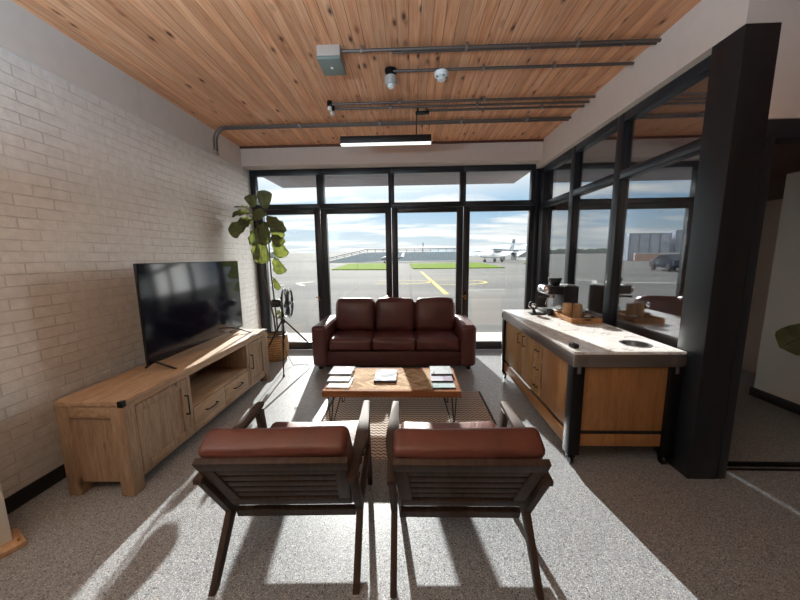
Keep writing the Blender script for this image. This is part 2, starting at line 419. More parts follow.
M['yellow'] = plain('yellow_marking', srgb(150, 138, 84), .9, spec=.05, nscale=6, nstr=.05, var=.1)
M['white_mark'] = plain('white_marking', srgb(160, 160, 156), .9, spec=.05, nscale=6, nstr=.05, var=.1)
M['bank'] = plain('blue_grey_screen', srgb(128, 140, 148), .9, spec=.05, nscale=1.5, nstr=.2, var=.12)
M['rail'] = plain('rail_steel', srgb(96, 106, 118), .5, .4, nscale=4, nstr=.05)
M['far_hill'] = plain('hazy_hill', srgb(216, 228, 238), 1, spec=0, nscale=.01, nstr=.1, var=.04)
M['rise'] = plain('distant_field', srgb(176, 176, 172), .9, nscale=.05, nstr=.1, var=.06)
M['plane_white'] = plain('white_aircraft_paint', srgb(226, 228, 236), .35, nscale=3, nstr=.02)
M['plane_dark'] = plain('grey_aircraft_paint', srgb(96, 104, 116), .45, nscale=3, nstr=.02)
M['shed_dark'] = plain('dark_shed', srgb(92, 100, 104), .8, nscale=2, nstr=.1)
M['container'] = plain('grey_screened_store', srgb(136, 142, 152), .9, spec=.05, nscale=1.2, nstr=.2, var=.16)
M['rust_wall'] = plain('brownish_low_wall', srgb(150, 124, 114), .85, nscale=1, nstr=.2, var=.15)
M['car'] = plain('dark_car_paint', srgb(40, 46, 60), .25, .3, nscale=4, nstr=.01)
M['tyre'] = plain('tyre', srgb(24, 24, 25), .8, nscale=20, nstr=.1)
M['hedge'] = plain('dark_hedge', srgb(110, 120, 116), .95, nscale=.7, nstr=.8, ndist=.3, var=.3)
M['soffit'] = plain('grey_soffit', srgb(128, 124, 130), .7, nscale=8, nstr=.08)

# ------------------------------------------------------------------ room shell
XL, XR, YW, ZC = -2.425, 1.84, 4.87, 3.07
struct(MB().box((-2.6, -4.2, -.12), (6.7, 4.95, 0)).build('floor', M['floor'], smooth=False))
struct(MB().box((-2.6, -4.2, ZC), (6.7, 5.0, ZC + .15)).build('ceiling', M['pine'], smooth=False))
wl = struct(MB().box((XL - .25, -4.2, 0), (XL, 5.0, 2.755)).build('wall_left', M['brick'], smooth=False))
MB().box((XL - .25, -4.2, 2.755), (XL + .008, 2.925, ZC)).box((XL - .25, 2.93, 2.755), (XL + .008, 4.62, ZC)).box((XL - .25, 4.62, 2.755), (XL, 5.0, ZC)).build('plaster_band', M['plaster_band'], wl, smooth=False)
wf = struct(MB().box((XL, 4.62, 2.805), (XR, 4.95, ZC)).build('wall_front', M['plaster'], smooth=False))
MB().box((XL, 4.60, ZC - .028), (XR, 4.62, ZC - .002)).build('ceiling_trim', M['brown_trim'], wf, smooth=False)
struct(MB().box((XR, 1.955, 2.735), (2.03, 4.95, ZC)).build('wall_right', M['plaster'], smooth=False))
struct(MB().box((2.03, 1.955, 2.245), (6.6, 2.10, ZC)).build('wall_right_front', M['plaster'], smooth=False))
struct(MB().box((3.9, 1.98, 0), (6.6, 2.09, 2.245)).build('wall_right_lower', M['plaster'], smooth=False))
struct(MB().box((-2.6, -4.2, 0), (6.7, -4.05, ZC)).build('wall_back', M['plaster'], smooth=False))
struct(MB().box((6.55, -4.05, 0), (6.7, 4.95, ZC)).build('wall_far_right', M['plaster'], smooth=False))
struct(MB().box((2.10, 4.80, 0), (6.55, 4.95, ZC)).build('wall_adjoining_front', M['plaster'], smooth=False))
wi = struct(MB().box((3.6, 2.45, .09), (3.72, 3.235, 2.23)).build('wall_inner', M['white_wall'], smooth=False))
MB().box((3.575, 2.44, 0), (3.735, 3.25, .09), .004).build('skirting', M['skirting'], wi)
struct(MB().box((4.28, 2.6, 0), (4.4, 4.79, 2.1)).build('wall_inner_rear', M['plaster'], smooth=False))
struct(MB().box((XL, -4.0, 0), (XL + .016, 4.83, .098), .004).build('baseboard_left', M['skirting']))

# doorway head, jamb and sliding track to the right of the pillar
dh = struct(MB().box((2.03, 1.965, 2.145), (3.9, 2.08, 2.245), .004).build('trim_1', M['black_frame']))
MB().box((2.035, 1.958, 0), (2.09, 2.06, 2.145), .004).build('jamb', M['black_frame'], dh)
tk = struct(MB().box((2.09, 2.085, 0), (3.9, 2.13, .012), .002).build('trim_2', M['black_metal']))
MB().box((2.09, 2.045, 0), (3.9, 2.06, .010), .002).build('track_rail', M['black_metal'], tk)

# pillar
struct(MB().box((XR, 1.955, 0), (2.03, 2.15, 2.735), .004).build('pillar', M['black_pillar']))

# ------------------------------------------------------------------ window wall: four door leaves below, four fixed lights above
Y0, Y1 = 4.83, 4.92
doors = [(-2.265, -1.469), (-1.281, -.38), (-.192, .703), (.899, 1.78)]
edges = [-2.42, -1.375, -.286, .801, 1.90]
for i, (a, b_) in enumerate(doors):
    lo, hi = edges[i] + .004, edges[i + 1] - .004
    m = MB()
    m.box((lo, Y0 + .01, .012), (a, Y1 - .01, 2.225), .004).box((b_, Y0 + .01, .012), (hi, Y1 - .01, 2.225), .004)
    m.box((a, Y0 + .01, .012), (b_, Y1 - .01, .135), .004).box((a, Y0 + .01, 2.15), (b_, Y1 - .01, 2.225), .004)
    d = struct(m.build('door_%d' % (i + 1), M['black_frame']))
    MB().box((a + .001, 4.868, .136), (b_ - .001, 4.876, 2.149)).build('glass_pane', M['glass_pane'], d, smooth=False)
    hx = {0: b_ + .03, 1: b_ + .035, 2: b_ + .16, 3: a - .055}[i]
    if i in (0, 1, 3):
        MB().box((hx - .014, Y0 - .004, .80), (hx + .014, Y0 + .009, .95), .003).build('handle_plate', M['black_metal'], d)
        h = MB().tube([(hx, Y0 + .005, .88), (hx, Y0 - .035, .88)], .009)
        h.tube([(hx, Y0 - .032, .88), (hx - .05, Y0 - .032, .872)], .008)
        h.lathe([(0, -.012), (.011, -.012), (.011, .012), (0, .012)], (hx, Y0 - .004, .835), 14, None)
        h.build('door_handle', M['brass'], d)
up = [(-2.34, -1.412), (-1.302, -.325), (-.238, .743), (.832, 1.79)]
for i, (a, b_) in enumerate(up):
    lo, hi = edges[i], edges[i + 1]
    m = MB()
    m.box((lo, Y0, 2.23), (hi, Y1, 2.30), .004).box((lo, Y0, 2.72), (hi, Y1, 2.803), .004)
    m.box((lo, Y0, 2.30), (a, Y1, 2.72), .004).box((b_, Y0, 2.30), (hi, Y1, 2.72), .004)
    w = struct(m.build('window_%d' % (i + 1), M['black_frame']))
    MB().box((a + .001, 4.868, 2.301), (b_ - .001, 4.876, 2.719)).build('glass_pane', M['glass_pane'], w, smooth=False)
struct(MB().box((1.905, 4.74, 0), (2.10, 4.93, 2.735), .004).box((1.845, 4.80, 0), (1.905, 4.93, 2.735), .004).build('trim_3', M['black_frame']))

# ------------------------------------------------------------------ glazed partition on the right (reflective glass set back in deep black frames)
XG = 1.95
ys = [2.152, 3.06, 3.88, 4.735]
XF = 1.90
for i in range(3):
    a, b_ = ys[i], ys[i + 1]
    m = MB()
    ph = .045
    m.box((XF, a + (.0 if i == 0 else ph), 2.655), (XG + .03, b_ - ph, 2.733), .003)
    m.box((XF, a + (.0 if i == 0 else ph), 2.165), (XG + .03, b_ - ph, 2.24), .003)
    m.box((XG - .03, a + (.0 if i == 0 else ph), 0.0), (XG + .03, b_ - ph, .09), .003)
    if i < 2: m.box((XF, b_ - ph, 0), (XG + .03, b_ + ph, 2.733), .003)
    else: m.box((XR + .07, b_ - ph, 0), (XG + .03, b_ + .005, 2.733), .003)
    if i == 0: m.box((XG - .03, a, .09), (XG + .03, a + .035, 2.655), .003)
    w = struct(m.build('window_%d' % (5 + i), M['black_frame']))
    p = MB().box((XG - .004, a + .012, .05), (XG + .004, b_ - .012, 2.20))
    p.box((XG - .004, a + .012, 2.20), (XG + .004, b_ - .012, 2.70))
    p.build('glass_pane', M['partition_glass'], w, smooth=False)

# ------------------------------------------------------------------ ceiling services
def conduit(name, x0, x1, y, z, label, clips, r=.012, wallend=None, group='galvanised conduit runs under the pine ceiling'):
    t = thing(name, (x0, y, z), label, 'conduit', group)
    pts = []
    if wallend:
        pts = wallend
    else:
        pts = [(0, 0, 0)]
    MB().tube(pts + [(x1 - x0, 0, 0)], r, 12).build('pipe', M['conduit'], t)
    for c in clips:
        MB().box((c - x0 - .011, -r - .004, -r - .003), (c - x0 + .011, r + .004, ZC - z + .001), .002).build('clip', M['steel_band'], t)
    return t
conduit('conduit', -.522, 1.841, 2.585, 3.042, 'conduit running from the square ceiling box to the right beam', (-.36, .43, 1.25))
conduit('conduit', -.13, 1.841, 2.625, 3.045, 'short thin conduit tight behind the one from the ceiling box', (.9, 1.6), .009)
conduit('conduit', -.135, 1.841, 2.862, 3.042, 'conduit joining the two small ceiling sensors to the right beam', (.62, 1.2))
conduit('conduit', -.80, 1.841, 3.40, 3.042, 'front conduit of the three that end in short sockets mid ceiling', (-.1, .75))
conduit('conduit', -.805, 1.841, 3.505, 3.042, 'middle conduit of the three that end in short sockets mid ceiling', (-.2, .7))
conduit('conduit', .19, 1.841, 3.60, 3.042, 'conduit feeding the black lamp bracket from the right beam', (.72, 1.4))
for dy, lab in ((0, 'front one of two long conduits bending down the brick wall'), (.055, 'rear one of two long conduits bending down the brick wall')):
    x0 = -2.128
    arc = [(-.212, 0, -.268 - .0)] + [(-.212, 0, -.15)] + [(-.212 + .14 * (1 - math.cos(a)), 0, -.15 + .15 * math.sin(a)) for a in [PI / 12 * k for k in range(1, 6)]] + [(-.06, 0, 0)]
    t = conduit('conduit', x0, 1.841, 3.87 + dy, 3.04, lab, (-1.3, -.35, .6, 1.35), .012, arc)
    MB().tube([(-.212, 0, -.30), (-.212, 0, -.255)], .016, 12).build('end_socket', M['steel'], t)
def socket(y, label):
    t = thing('conduit_socket', (-.815, y, ZC), label, 'socket', 'short sockets at the conduit ends')
    MB().lathe([(0, 0), (.026, 0), (.026, -.048), (.020, -.052), (0, -.052)], n=18).build('body', M['black_metal'], t)
    MB().lathe([(0, -.052), (.021, -.052), (.021, -.082), (.016, -.086), (0, -.086)], n=18).build('cap', M['white_plastic'], t)
socket(3.40, 'small socket ending the front conduit of the three')
socket(3.505, 'small socket ending the middle conduit of the three')
# square box
t = thing('junction_box', (-.605, 2.655, ZC), 'square beige enclosure with grey green cover on the wooden ceiling', 'ceiling box')
MB().box((-.088, -.11, -.075), (.088, .11, .001), .006).build('body', M['box_beige'], t)
MB().box((-.090, -.112, -.100), (.090, .112, -.075), .006).build('cover', M['box_green'], t)
MB().lathe([(0, -.1005), (.012, -.1005), (.012, -.105), (0, -.107)], n=16).build('indicator', M['white_plastic'], t)
# sensors
t = thing('motion_sensor', (-.157, 2.893, ZC), 'cylindrical grey sensor hanging at the left end of a conduit', 'sensor')
MB().lathe([(0, .001), (.052, .001), (.052, -.018), (.046, -.022), (.046, -.055), (0, -.055)], n=28).build('base', M['black_metal'], t)
MB().lathe([(0, -.055), (.05, -.055), (.052, -.10), (.045, -.118), (0, -.118)], n=28).build('housing', M['sensor'], t)
MB().lathe([(0, -.118), (.03, -.118), (.027, -.138), (.016, -.147), (0, -.15)], n=24).build('lens', M['white_plastic'], t)
t = thing('smoke_detector', (.27, 2.862, ZC), 'round white smoke detector mounted on a conduit', 'smoke detector')
MB().lathe([(0, -.0405), (.052, -.0405), (.052, -.05), (0, -.05)], n=28).build('base', M['black_metal'], t)
MB().lathe([(0, -.05), (.058, -.05), (.058, -.075), (.05, -.088), (.036, -.092), (.036, -.104), (.028, -.112), (0, -.113)], n=28).build('housing', M['white_plastic'], t)
for k in range(5):
    a = 2 * PI * k / 5
    MB().cbox((.046 * math.cos(a), .046 * math.sin(a), -.0905), (.014, .008, .008), .001, Matrix.Rotation(0, 4, 'Z')).build('vent', M['black'], t)
# linear pendant
m, nt, b = newmat('lamp_diffuser'); b.inputs['Base Color'].default_value = (.9, .9, .88, 1)
b.inputs['Emission Color'].default_value = (1, .97, .92, 1); b.inputs['Emission Strength'].default_value = .8
nz = noise(nt, objco(nt), 20, 2); bump(nt, b, nz, .02, .001); M['diffuser'] = m
t = thing('pendant_lamp', (-.262, 3.60, 2.71), 'long black linear pendant lamp with a white diffuser below', 'lamp')
MB().box((-.495, -.032, .012), (.495, .032, .085), .004).build('housing', M['black'], t)
MB().box((-.493, -.031, -.002), (.493, .031, .012), .003).build('diffuser', M['diffuser'], t)
MB().tube([(.335, 0, .085), (.335, .0, .20), (.34, -.008, .302)], .006, 8).build('cord', M['black'], t)
MB().tube([(-.42, 0, .085), (-.42, 0, .36)], .0012, 6).build('suspension_wire', M['black_metal'], t)
mt = MB().box((.325, -.035, .300), (.475, .035, .318), .004)
mt.box((.34, -.034, .318), (.36, -.018, .36), .002).box((.44, .018, .318), (.46, .034, .36), .002)
mt.tube([(.34, -.02, .30), (.36, -.03, .285), (.40, -.03, .284), (.44, -.03, .30)], .004, 8)
mt.build('mounting_bracket', M['black_metal'], t)

# ------------------------------------------------------------------ media cabinet
t = thing('media_cabinet', (-1.985, 2.695, 0), 'long weathered wooden media cabinet under the television by the brick wall', 'cabinet')
X0, X1, H = -.218, .218, .639
ya, yb = -.965, .965
aw, az, ad = M['acacia_y'], M['acacia_z'], M['acacia_dark']
MB().box((X0, ya, .602), (X1, yb, H), .006).build('top', aw, t)
for sx in (X0, X1 - .085):
    for sy in (ya, yb - .085):
        if sx < 0: lo = (sx, sy, 0); hi = (sx + .085, sy + .085, .602)
        else: lo = (sx, sy, 0); hi = (sx + .085, sy + .085, .602)
        MB().box(lo, hi, .005).build('leg', az, t)
for sy in (ya + .022, yb - .04):
    e = MB().box((X0 + .085, sy, .085), (X1 - .085, sy + .018, .53))
    e.build('end_panel', az, t)
    MB().box((X0 + .085, sy - (.018 if sy < 0 else 0), .53), (X1 - .085, sy + (.018 if sy < 0 else .036), .602), .003).build('end_rail', aw, t)
MB().box((X0, ya + .085, .07), (X1 - .02, yb - .085, .10), .003).build('bottom_panel', aw, t)
MB().box((X0, ya + .085, .10), (X0 + .015, yb - .085, .602)).build('back_panel', ad, t)
fx = X1 - .024
MB().box((X1 - .03, ya + .085, .575), (X1 - .002, yb - .085, .602), .003).build('front_rail', aw, t)
# stiles either side of the middle bay
for y in (-.425, .475):
    MB().box((X0 + .02, y, .10), (X1 - .004, y + .045, .575), .003).build('divider', az, t)
MB().box((X0 + .02, -.38, .30), (X1 - .006, .475, .318), .003).build('shelf', aw, t)
def panel_door(y0, y1, z0, z1, hy):
    d = MB()
    w = .055
    d.box((fx, y0, z0), (X1 - .001, y0 + w, z1), .003).box((fx, y1 - w, z0), (X1 - .001, y1, z1), .003)
    d.box((fx, y0 + w, z0), (X1 - .001, y1 - w, z0 + w), .003).box((fx, y0 + w, z1 - w), (X1 - .001, y1 - w, z1), .003)
    o = d.build('door', az, t)
    MB().box((fx + .001, y0 + w, z0 + w), (X1 - .012, y1 - w, z1 - w)).build('door_panel', az, o)
    zc = z0 + (z1 - z0) * .56
    h = MB().tube([(X1 - .002, hy, zc - .075), (X1 + .026, hy, zc - .075), (X1 + .026, hy, zc + .075), (X1 - .002, hy, zc + .075)], .006, 8)
    h.build('handle', M['black_metal'], o)
panel_door(-.877, -.43, .105, .57, -.455)
panel_door(.525, .877, .105, .57, .548)
for y0, y1 in ((-.376, .046), (.052, .471)):
    o = MB().box((fx, y0, .105), (X1 - .001, y1, .296), .004).build('drawer', aw, t)
    yc = (y0 + y1) / 2
    MB().tube([(X1 - .002, yc - .07, .215), (X1 + .022, yc - .07, .215), (X1 + .026, yc - .03, .213), (X1 + .026, yc + .03, .213), (X1 + .022, yc + .07, .215), (X1 - .002, yc + .07, .215)], .006, 8).build('handle', M['black_metal'], o)
for sy, ey in ((ya - .0015, ya + .028), (yb - .028, yb + .0015)):
    MB().box((X1 - .030, sy, .600), (X1 + .0015, ey, .6395), .001).build('corner_bracket', M['black_metal'], t)

# ------------------------------------------------------------------ television
m, nt, b = newmat('tv_screen'); b.inputs['Base Color'].default_value = (.004, .005, .011, 1); b.inputs['Roughness'].default_value = .14
b.inputs['Specular IOR Level'].default_value = .32; f = noise(nt, objco(nt), 40, 2); bump(nt, b, f, .01, .0005); M['screen'] = m
t = thing('television', (-2.0, 2.888, .642), 'large flat black television standing on the wooden cabinet', 'television')
w2 = .678
MB().box((-.022, -w2, .05), (-.004, w2, .827), .006).build('housing', M['black'], t)
MB().box((-.004, -w2 + .006, .062), (.0, w2 - .006, .821), .001).build('screen', M['screen'], t)
MB().box((-.065, -.45, .09), (-.022, .45, .45), .015).build('rear_bulge', M['black'], t)
for y in (-.60, .56):
    f_ = MB().bar((-.018, y, .06), (.135, y + .0, .006), .016, .012, (0, 1, 0)).bar((-.018, y, .06), (-.10, y + .0, .006), .016, .012, (0, 1, 0))
    f_.bar((.128, y, .0055), (.155, y, .0055), .01, .014, (0, 1, 0))
    f_.build('foot', M['black'], t)

# ------------------------------------------------------------------ panel on wooden foot at lower left
t = thing('display_panel', (-2.123, 1.427, 0), 'pale freestanding panel on a wooden foot beside the brick wall', 'panel', None, math.radians(-26.8))
MB().box((-.086, -.47, 0), (.086, 0, .03), .004).build('foot', M['foot_wood'], t)
MB().box((-.02, -.47, .03), (.02, -.035, 1.15), .006).build('board', M['white_wall'], t)
MB().tube([(.05, -.02, .03), (.05, -.02, .042)], .006, 8).build('screw', M['brass'], t)

# ------------------------------------------------------------------ sofa
t = thing('sofa', (-.233, 4.34, 0), 'dark brown leather three seat sofa in front of the glass doors', 'sofa')
hw, yf, yr = 1.082, -.40, .41
sl, sb = M['sofa'], M['sofa_base']
aw_ = .205
for s in (-1, 1):
    xa, xb = (-hw, -hw + aw_) if s < 0 else (hw - aw_, hw)
    MB().cushion(((xa + xb) / 2, (yf + yr) / 2, .325), (aw_, yr - yf, .55), .05, (.008, .008, .012), 10, None, .002, 3 + s).build('arm', sl, t)
MB().box((-hw + aw_ - .01, yf + .035, .055), (hw - aw_ + .01, yr - .02, .245), .012).build('base', sb, t)
MB().cushion((0, yr - .075, .44), (2 * (hw - aw_) + .02, .15, .60), .04, (0, .005, .005), 8).build('back', sl, t)
cw = (2 * (hw - aw_)) / 3
for k in range(3):
    xc = -(hw - aw_) + cw * (k + .5)
    MB().cushion((xc, yf + .335, .335), (cw - .006, .62, .165), .045, (.004, .012, .018), 10, None, .003, 10 + k).build('seat_cushion', sl, t)
for k in range(3):
    xc = -(hw - aw_) + cw * (k + .5)
    Mx = Matrix.Translation((xc, .185, .645)) @ Matrix.Rotation(-.16, 4, 'X')
    MB().cushion((0, 0, 0), (cw - .008, .19, .47), .07, (.006, .03, .02), 10, Mx, .004, 20 + k).build('back_cushion', sl, t)
for sx in (-1, 1):
    for y in (yf + .07, yr - .07):
        MB().lathe([(0, 0), (.026, 0), (.034, .062), (0, .062)], (sx * (hw - .09), y, 0), 16).build('foot', M['black'], t)

# ------------------------------------------------------------------ rug
def mat_rug():
    m, nt, b = newmat('woven_rug')
    tc = nt.nodes.new('ShaderNodeTexCoord'); sp = nt.nodes.new('ShaderNodeSeparateXYZ'); L(nt, tc.outputs['Object'], sp.inputs[0])
    def mth(op, a, bb):
        n = nt.nodes.new('ShaderNodeMath'); n.operation = op
        for i, q in enumerate((a, bb)):
            if q is None: continue
            if isinstance(q, (int, float)): n.inputs[i].default_value = q
            else: L(nt, q, n.inputs[i])
        return n.outputs[0]
    pp = mth('PINGPONG', mth('MULTIPLY', sp.outputs[0], 1.0), .022)
    yy = mth('ADD', sp.outputs[1], mth('MULTIPLY', pp, .85))
    fr = mth('FRACT', mth('DIVIDE', yy, .040), None)
    band = mth('PINGPONG', fr, .5)
    nz = noise(nt, tc.outputs['Object'], 90, 3)
    v = mth('ADD', band, mth('MULTIPLY', mth('SUBTRACT', nz, .5), .22))
    r = ramp(nt, [(.11, srgb(72, 64, 62)), (.19, srgb(196, 184, 174))]); L(nt, v, r.inputs[0])
    L(nt, r.outputs[0], b.inputs['Base Color']); b.inputs['Roughness'].default_value = .95; b.inputs['Specular IOR Level'].default_value = .1
    nz2 = noise(nt, tc.outputs['Object'], 160, 2)
    bump(nt, b, mth('ADD', v, mth('MULTIPLY', nz2, .3)), .7, .006)
    return m
M['rug'] = mat_rug(); M['rug_edge'] = plain('rug_binding', srgb(62, 58, 58), .95, nscale=120, nstr=.4, ndist=.003)
t = thing('rug', (-.04, 2.70, 0), 'woven cream and charcoal rug under the coffee table', 'rug')
MB().box((-.785, -.585, 0), (.785, .585, .010), .004).build('weave', M['rug'], t)
for s in (-1, 1):
    MB().box((s * .785 - .012, -.585, .001), (s * .785 + .012, .585, .012), .004).build('binding', M['rug_edge'], t)

# ------------------------------------------------------------------ coffee table
def mat_herring():
    m, nt, b = newmat('herringbone_inlay')
    tc = nt.nodes.new('ShaderNodeTexCoord'); sp = nt.nodes.new('ShaderNodeSeparateXYZ'); L(nt, tc.outputs['Object'], sp.inputs[0])
    def mth(op, a, bb=None):
        n = nt.nodes.new('ShaderNodeMath'); n.operation = op
        for i, q in enumerate((a, bb)):
            if q is None: continue
            if isinstance(q, (int, float)): n.inputs[i].default_value = q
            else: L(nt, q, n.inputs[i])
        return n.outputs[0]
    pp = mth('PINGPONG', sp.outputs[1], .088)
    u = mth('ADD', sp.outputs[0], pp)
    k = mth('DIVIDE', u, .042)
    col = mth('FLOOR', mth('DIVIDE', sp.outputs[1], .088)); idx = mth('ADD', mth('FLOOR', k), mth('MULTIPLY', col, 17.3))
    wn = nt.nodes.new('ShaderNodeTexWhiteNoise'); wn.noise_dimensions = '1D'; L(nt, idx, wn.inputs['W'])
    r = ramp(nt, [(0, srgb(150, 124, 96)), (.5, srgb(182, 156, 126)), (1, srgb(204, 180, 152))]); L(nt, wn.outputs['Value'], r.inputs[0])
    fr = mth('PINGPONG', mth('FRACT', k), .5)
    rg = ramp(nt, [(.02, (.35, .28, .22, 1)), (.07, (1, 1, 1, 1))]); L(nt, fr, rg.inputs[0])
    mx = nt.nodes.new('ShaderNodeMix'); mx.data_type = 'RGBA'; mx.blend_type = 'MULTIPLY'; mx.inputs[0].default_value = 1
    L(nt, r.outputs[0], mx.inputs[6]); L(nt, rg.outputs[0], mx.inputs[7])
    nz = noise(nt, tc.outputs['Object'], 40, 5)
    rn = ramp(nt, [(.3, (.78, .76, .74, 1)), (.6, (1, 1, 1, 1))]); L(nt, nz, rn.inputs[0])
    m2 = nt.nodes.new('ShaderNodeMix'); m2.data_type = 'RGBA'; m2.blend_type = 'MULTIPLY'; m2.inputs[0].default_value = 1
    L(nt, mx.outputs[2], m2.inputs[6]); L(nt, rn.outputs[0], m2.inputs[7])
    L(nt, m2.outputs[2], b.inputs['Base Color']); b.inputs['Roughness'].default_value = .75; b.inputs['Specular IOR Level'].default_value = .04
    bump(nt, b, rg.outputs[0], .2, .002)
    return m
M['herring'] = mat_herring()
TZ = .365
t = thing('coffee_table', (-.172, 2.779, .0), 'low wooden coffee table with herringbone top and black hairpin legs', 'coffee table')
tw, td = .594, .281
MB().box((-tw + .05, -td + .04, TZ - .05), (tw - .05, td - .04, TZ), 0).build('tabletop_inlay', M['herring'], t, smooth=False)
fr = MB()
fr.box((-tw, -td, TZ - .055), (tw, -td + .04, TZ), .003).box((-tw, td - .04, TZ - .055), (tw, td, TZ), .003)
fr.box((-tw, -td + .04, TZ - .055), (-tw + .05, td - .04, TZ), .003).box((tw - .05, -td + .04, TZ - .055), (tw, td - .04, TZ), .003)
fr.build('tabletop_frame', M['table_edge'], t)
for sx in (-1, 1):
    for sy in (-1, 1):
        cx, cy = sx * (tw - .065), sy * (td - .065)
        l = MB()
        fx_, fy_ = cx + sx * .012, cy + sy * .025
        zb_ = .0165
        l.tube([(cx - sx * .085, cy, TZ - .055), (fx_ - sx * .014, fy_, zb_), (fx_, fy_, zb_ - .001), (cx + sx * .03, cy + sy * .01, TZ - .055)], .0052, 8)
        l.tube([(cx, cy - sy * .085, TZ - .055), (fx_, fy_ - sy * .012, zb_)], .0052, 8)
        l.box((min(cx - sx * .1, cx + sx * .045), cy - .05, TZ - .059), (max(cx - sx * .1, cx + sx * .045), cy + .05, TZ - .055))
        l.build('leg', M['black_metal'], t)

# magazines and book on the table
def mat_cover(name, base, a, bcol, seed, sc=9):
    m, nt, b = newmat(name)
    v = objco(nt, (1, 1, 1))
    f = noise(nt, v, sc, 2, .4)
    vo = nt.nodes.new('ShaderNodeTexVoronoi'); vo.distance = 'CHEBYCHEV'; vo.inputs['Scale'].default_value = sc * 1.3; vo.inputs['Randomness'].default_value = .8
    mp = nt.nodes.new('ShaderNodeMapping'); mp.inputs['Location'].default_value = (seed, seed * 2, 0); L(nt, v, mp.inputs[0]); L(nt, mp.outputs[0], vo.inputs['Vector'])
    sc_ = nt.nodes.new('ShaderNodeSeparateColor'); L(nt, vo.outputs['Color'], sc_.inputs[0])
    r = ramp(nt, [(.0, base), (.60, base), (.62, a), (.82, a), (.84, bcol), (1, bcol)]); r.color_ramp.interpolation = 'CONSTANT'
    L(nt, sc_.outputs[0], r.inputs[0])
    dk = nt.nodes.new('ShaderNodeMix'); dk.data_type = 'RGBA'; dk.blend_type = 'MULTIPLY'; dk.inputs[0].default_value = 1; L(nt, r.outputs[0], dk.inputs[6]); dk.inputs[7].default_value = (.5, .5, .5, 1)
    L(nt, dk.outputs[2], b.inputs['Base Color']); b.inputs['Roughness'].default_value = .6; b.inputs['Specular IOR Level'].default_value = .08
    return m
pages = plain('page_edges', srgb(200, 196, 190), .8, nscale=200, nstr=.1)
spine = plain('dark_spine', srgb(36, 38, 52), .5, nscale=60, nstr=.03)
def magazine(x, y, z, w, d, h, cover, edge, label, group=None, rz=0, cat='magazine', nm='magazine'):
    t = thing(nm, (x, y, z), label, cat, group, rz)
    MB().box((-w / 2 + .002, -d / 2 + .002, .0012), (w / 2 - .002, d / 2 - .002, h - .0012)).build('pages', pages, t, smooth=False)
    c = MB().box((-w / 2, -d / 2, h - .0012), (w / 2, d / 2, h)).box((-w / 2, -d / 2, 0), (w / 2, d / 2, .0012))
    c.build('cover', cover, t, smooth=False)
    MB().box((-w / 2, -d / 2 - .001, 0), (w / 2, -d / 2 + .0015, h)).build('spine', edge, t, smooth=False)
    return t
cA = mat_cover('cover_grey_photo', srgb(202, 204, 208), srgb(150, 146, 142), srgb(120, 134, 156), 1.3, 14)
cB = mat_cover('cover_white_pink', srgb(226, 222, 220), srgb(206, 170, 172), srgb(170, 176, 170), 4.1, 12)
cC = mat_cover('cover_white_blue', srgb(222, 224, 228), srgb(196, 204, 214), srgb(226, 214, 200), 7.7, 8)
cD = mat_cover('cover_blue_wave', srgb(206, 216, 222), srgb(186, 200, 206), srgb(110, 124, 130), 2.9, 7)
cE = mat_cover('cover_lilac', srgb(196, 206, 228), srgb(220, 214, 226), srgb(176, 160, 186), 5.3, 9)
cF = mat_cover('cover_aqua', srgb(184, 212, 216), srgb(204, 224, 224), srgb(150, 186, 192), 8.9, 9)
cG = mat_cover('cover_white_emblem', srgb(214, 224, 230), srgb(178, 204, 220), srgb(104, 116, 134), 3.7, 11)
gm1, gm2 = 'magazines stacked at the left end of the coffee table', 'magazines stacked at the right end of the coffee table'
magazine(-0.640, 2.668, TZ, 0.202, 0.233, .009, cC, pages, 'white and pale blue magazine, lowest and nearest of left stack', gm1, -.02)
magazine(-0.666, 2.779, TZ + .009, 0.202, 0.223, .010, cB, spine, 'white magazine with pink print, middle of left stack', gm1, -.01)
magazine(-0.679, 2.912, TZ + .019, 0.217, 0.207, .012, cA, spine, 'grey photo magazine on top of the left stack', gm1, -.02)
magazine(0.278, 2.662, TZ, 0.196, 0.223, .012, cF, spine, 'aqua magazine, lowest and nearest of the right stack', gm2, .02)
magazine(0.276, 2.774, TZ + .012, 0.196, 0.212, .012, cE, spine, 'lilac magazine in the middle of the right stack', gm2, .0)
magazine(0.286, 2.906, TZ + .024, 0.202, 0.207, .012, cD, spine, 'pale grey blue magazine on top of the right stack', gm2, .015)
magazine(-0.240, 2.816, TZ, 0.202, 0.281, .022, cG, spine, 'white and blue hardback book lying mid table', None, 0, 'book', 'book')

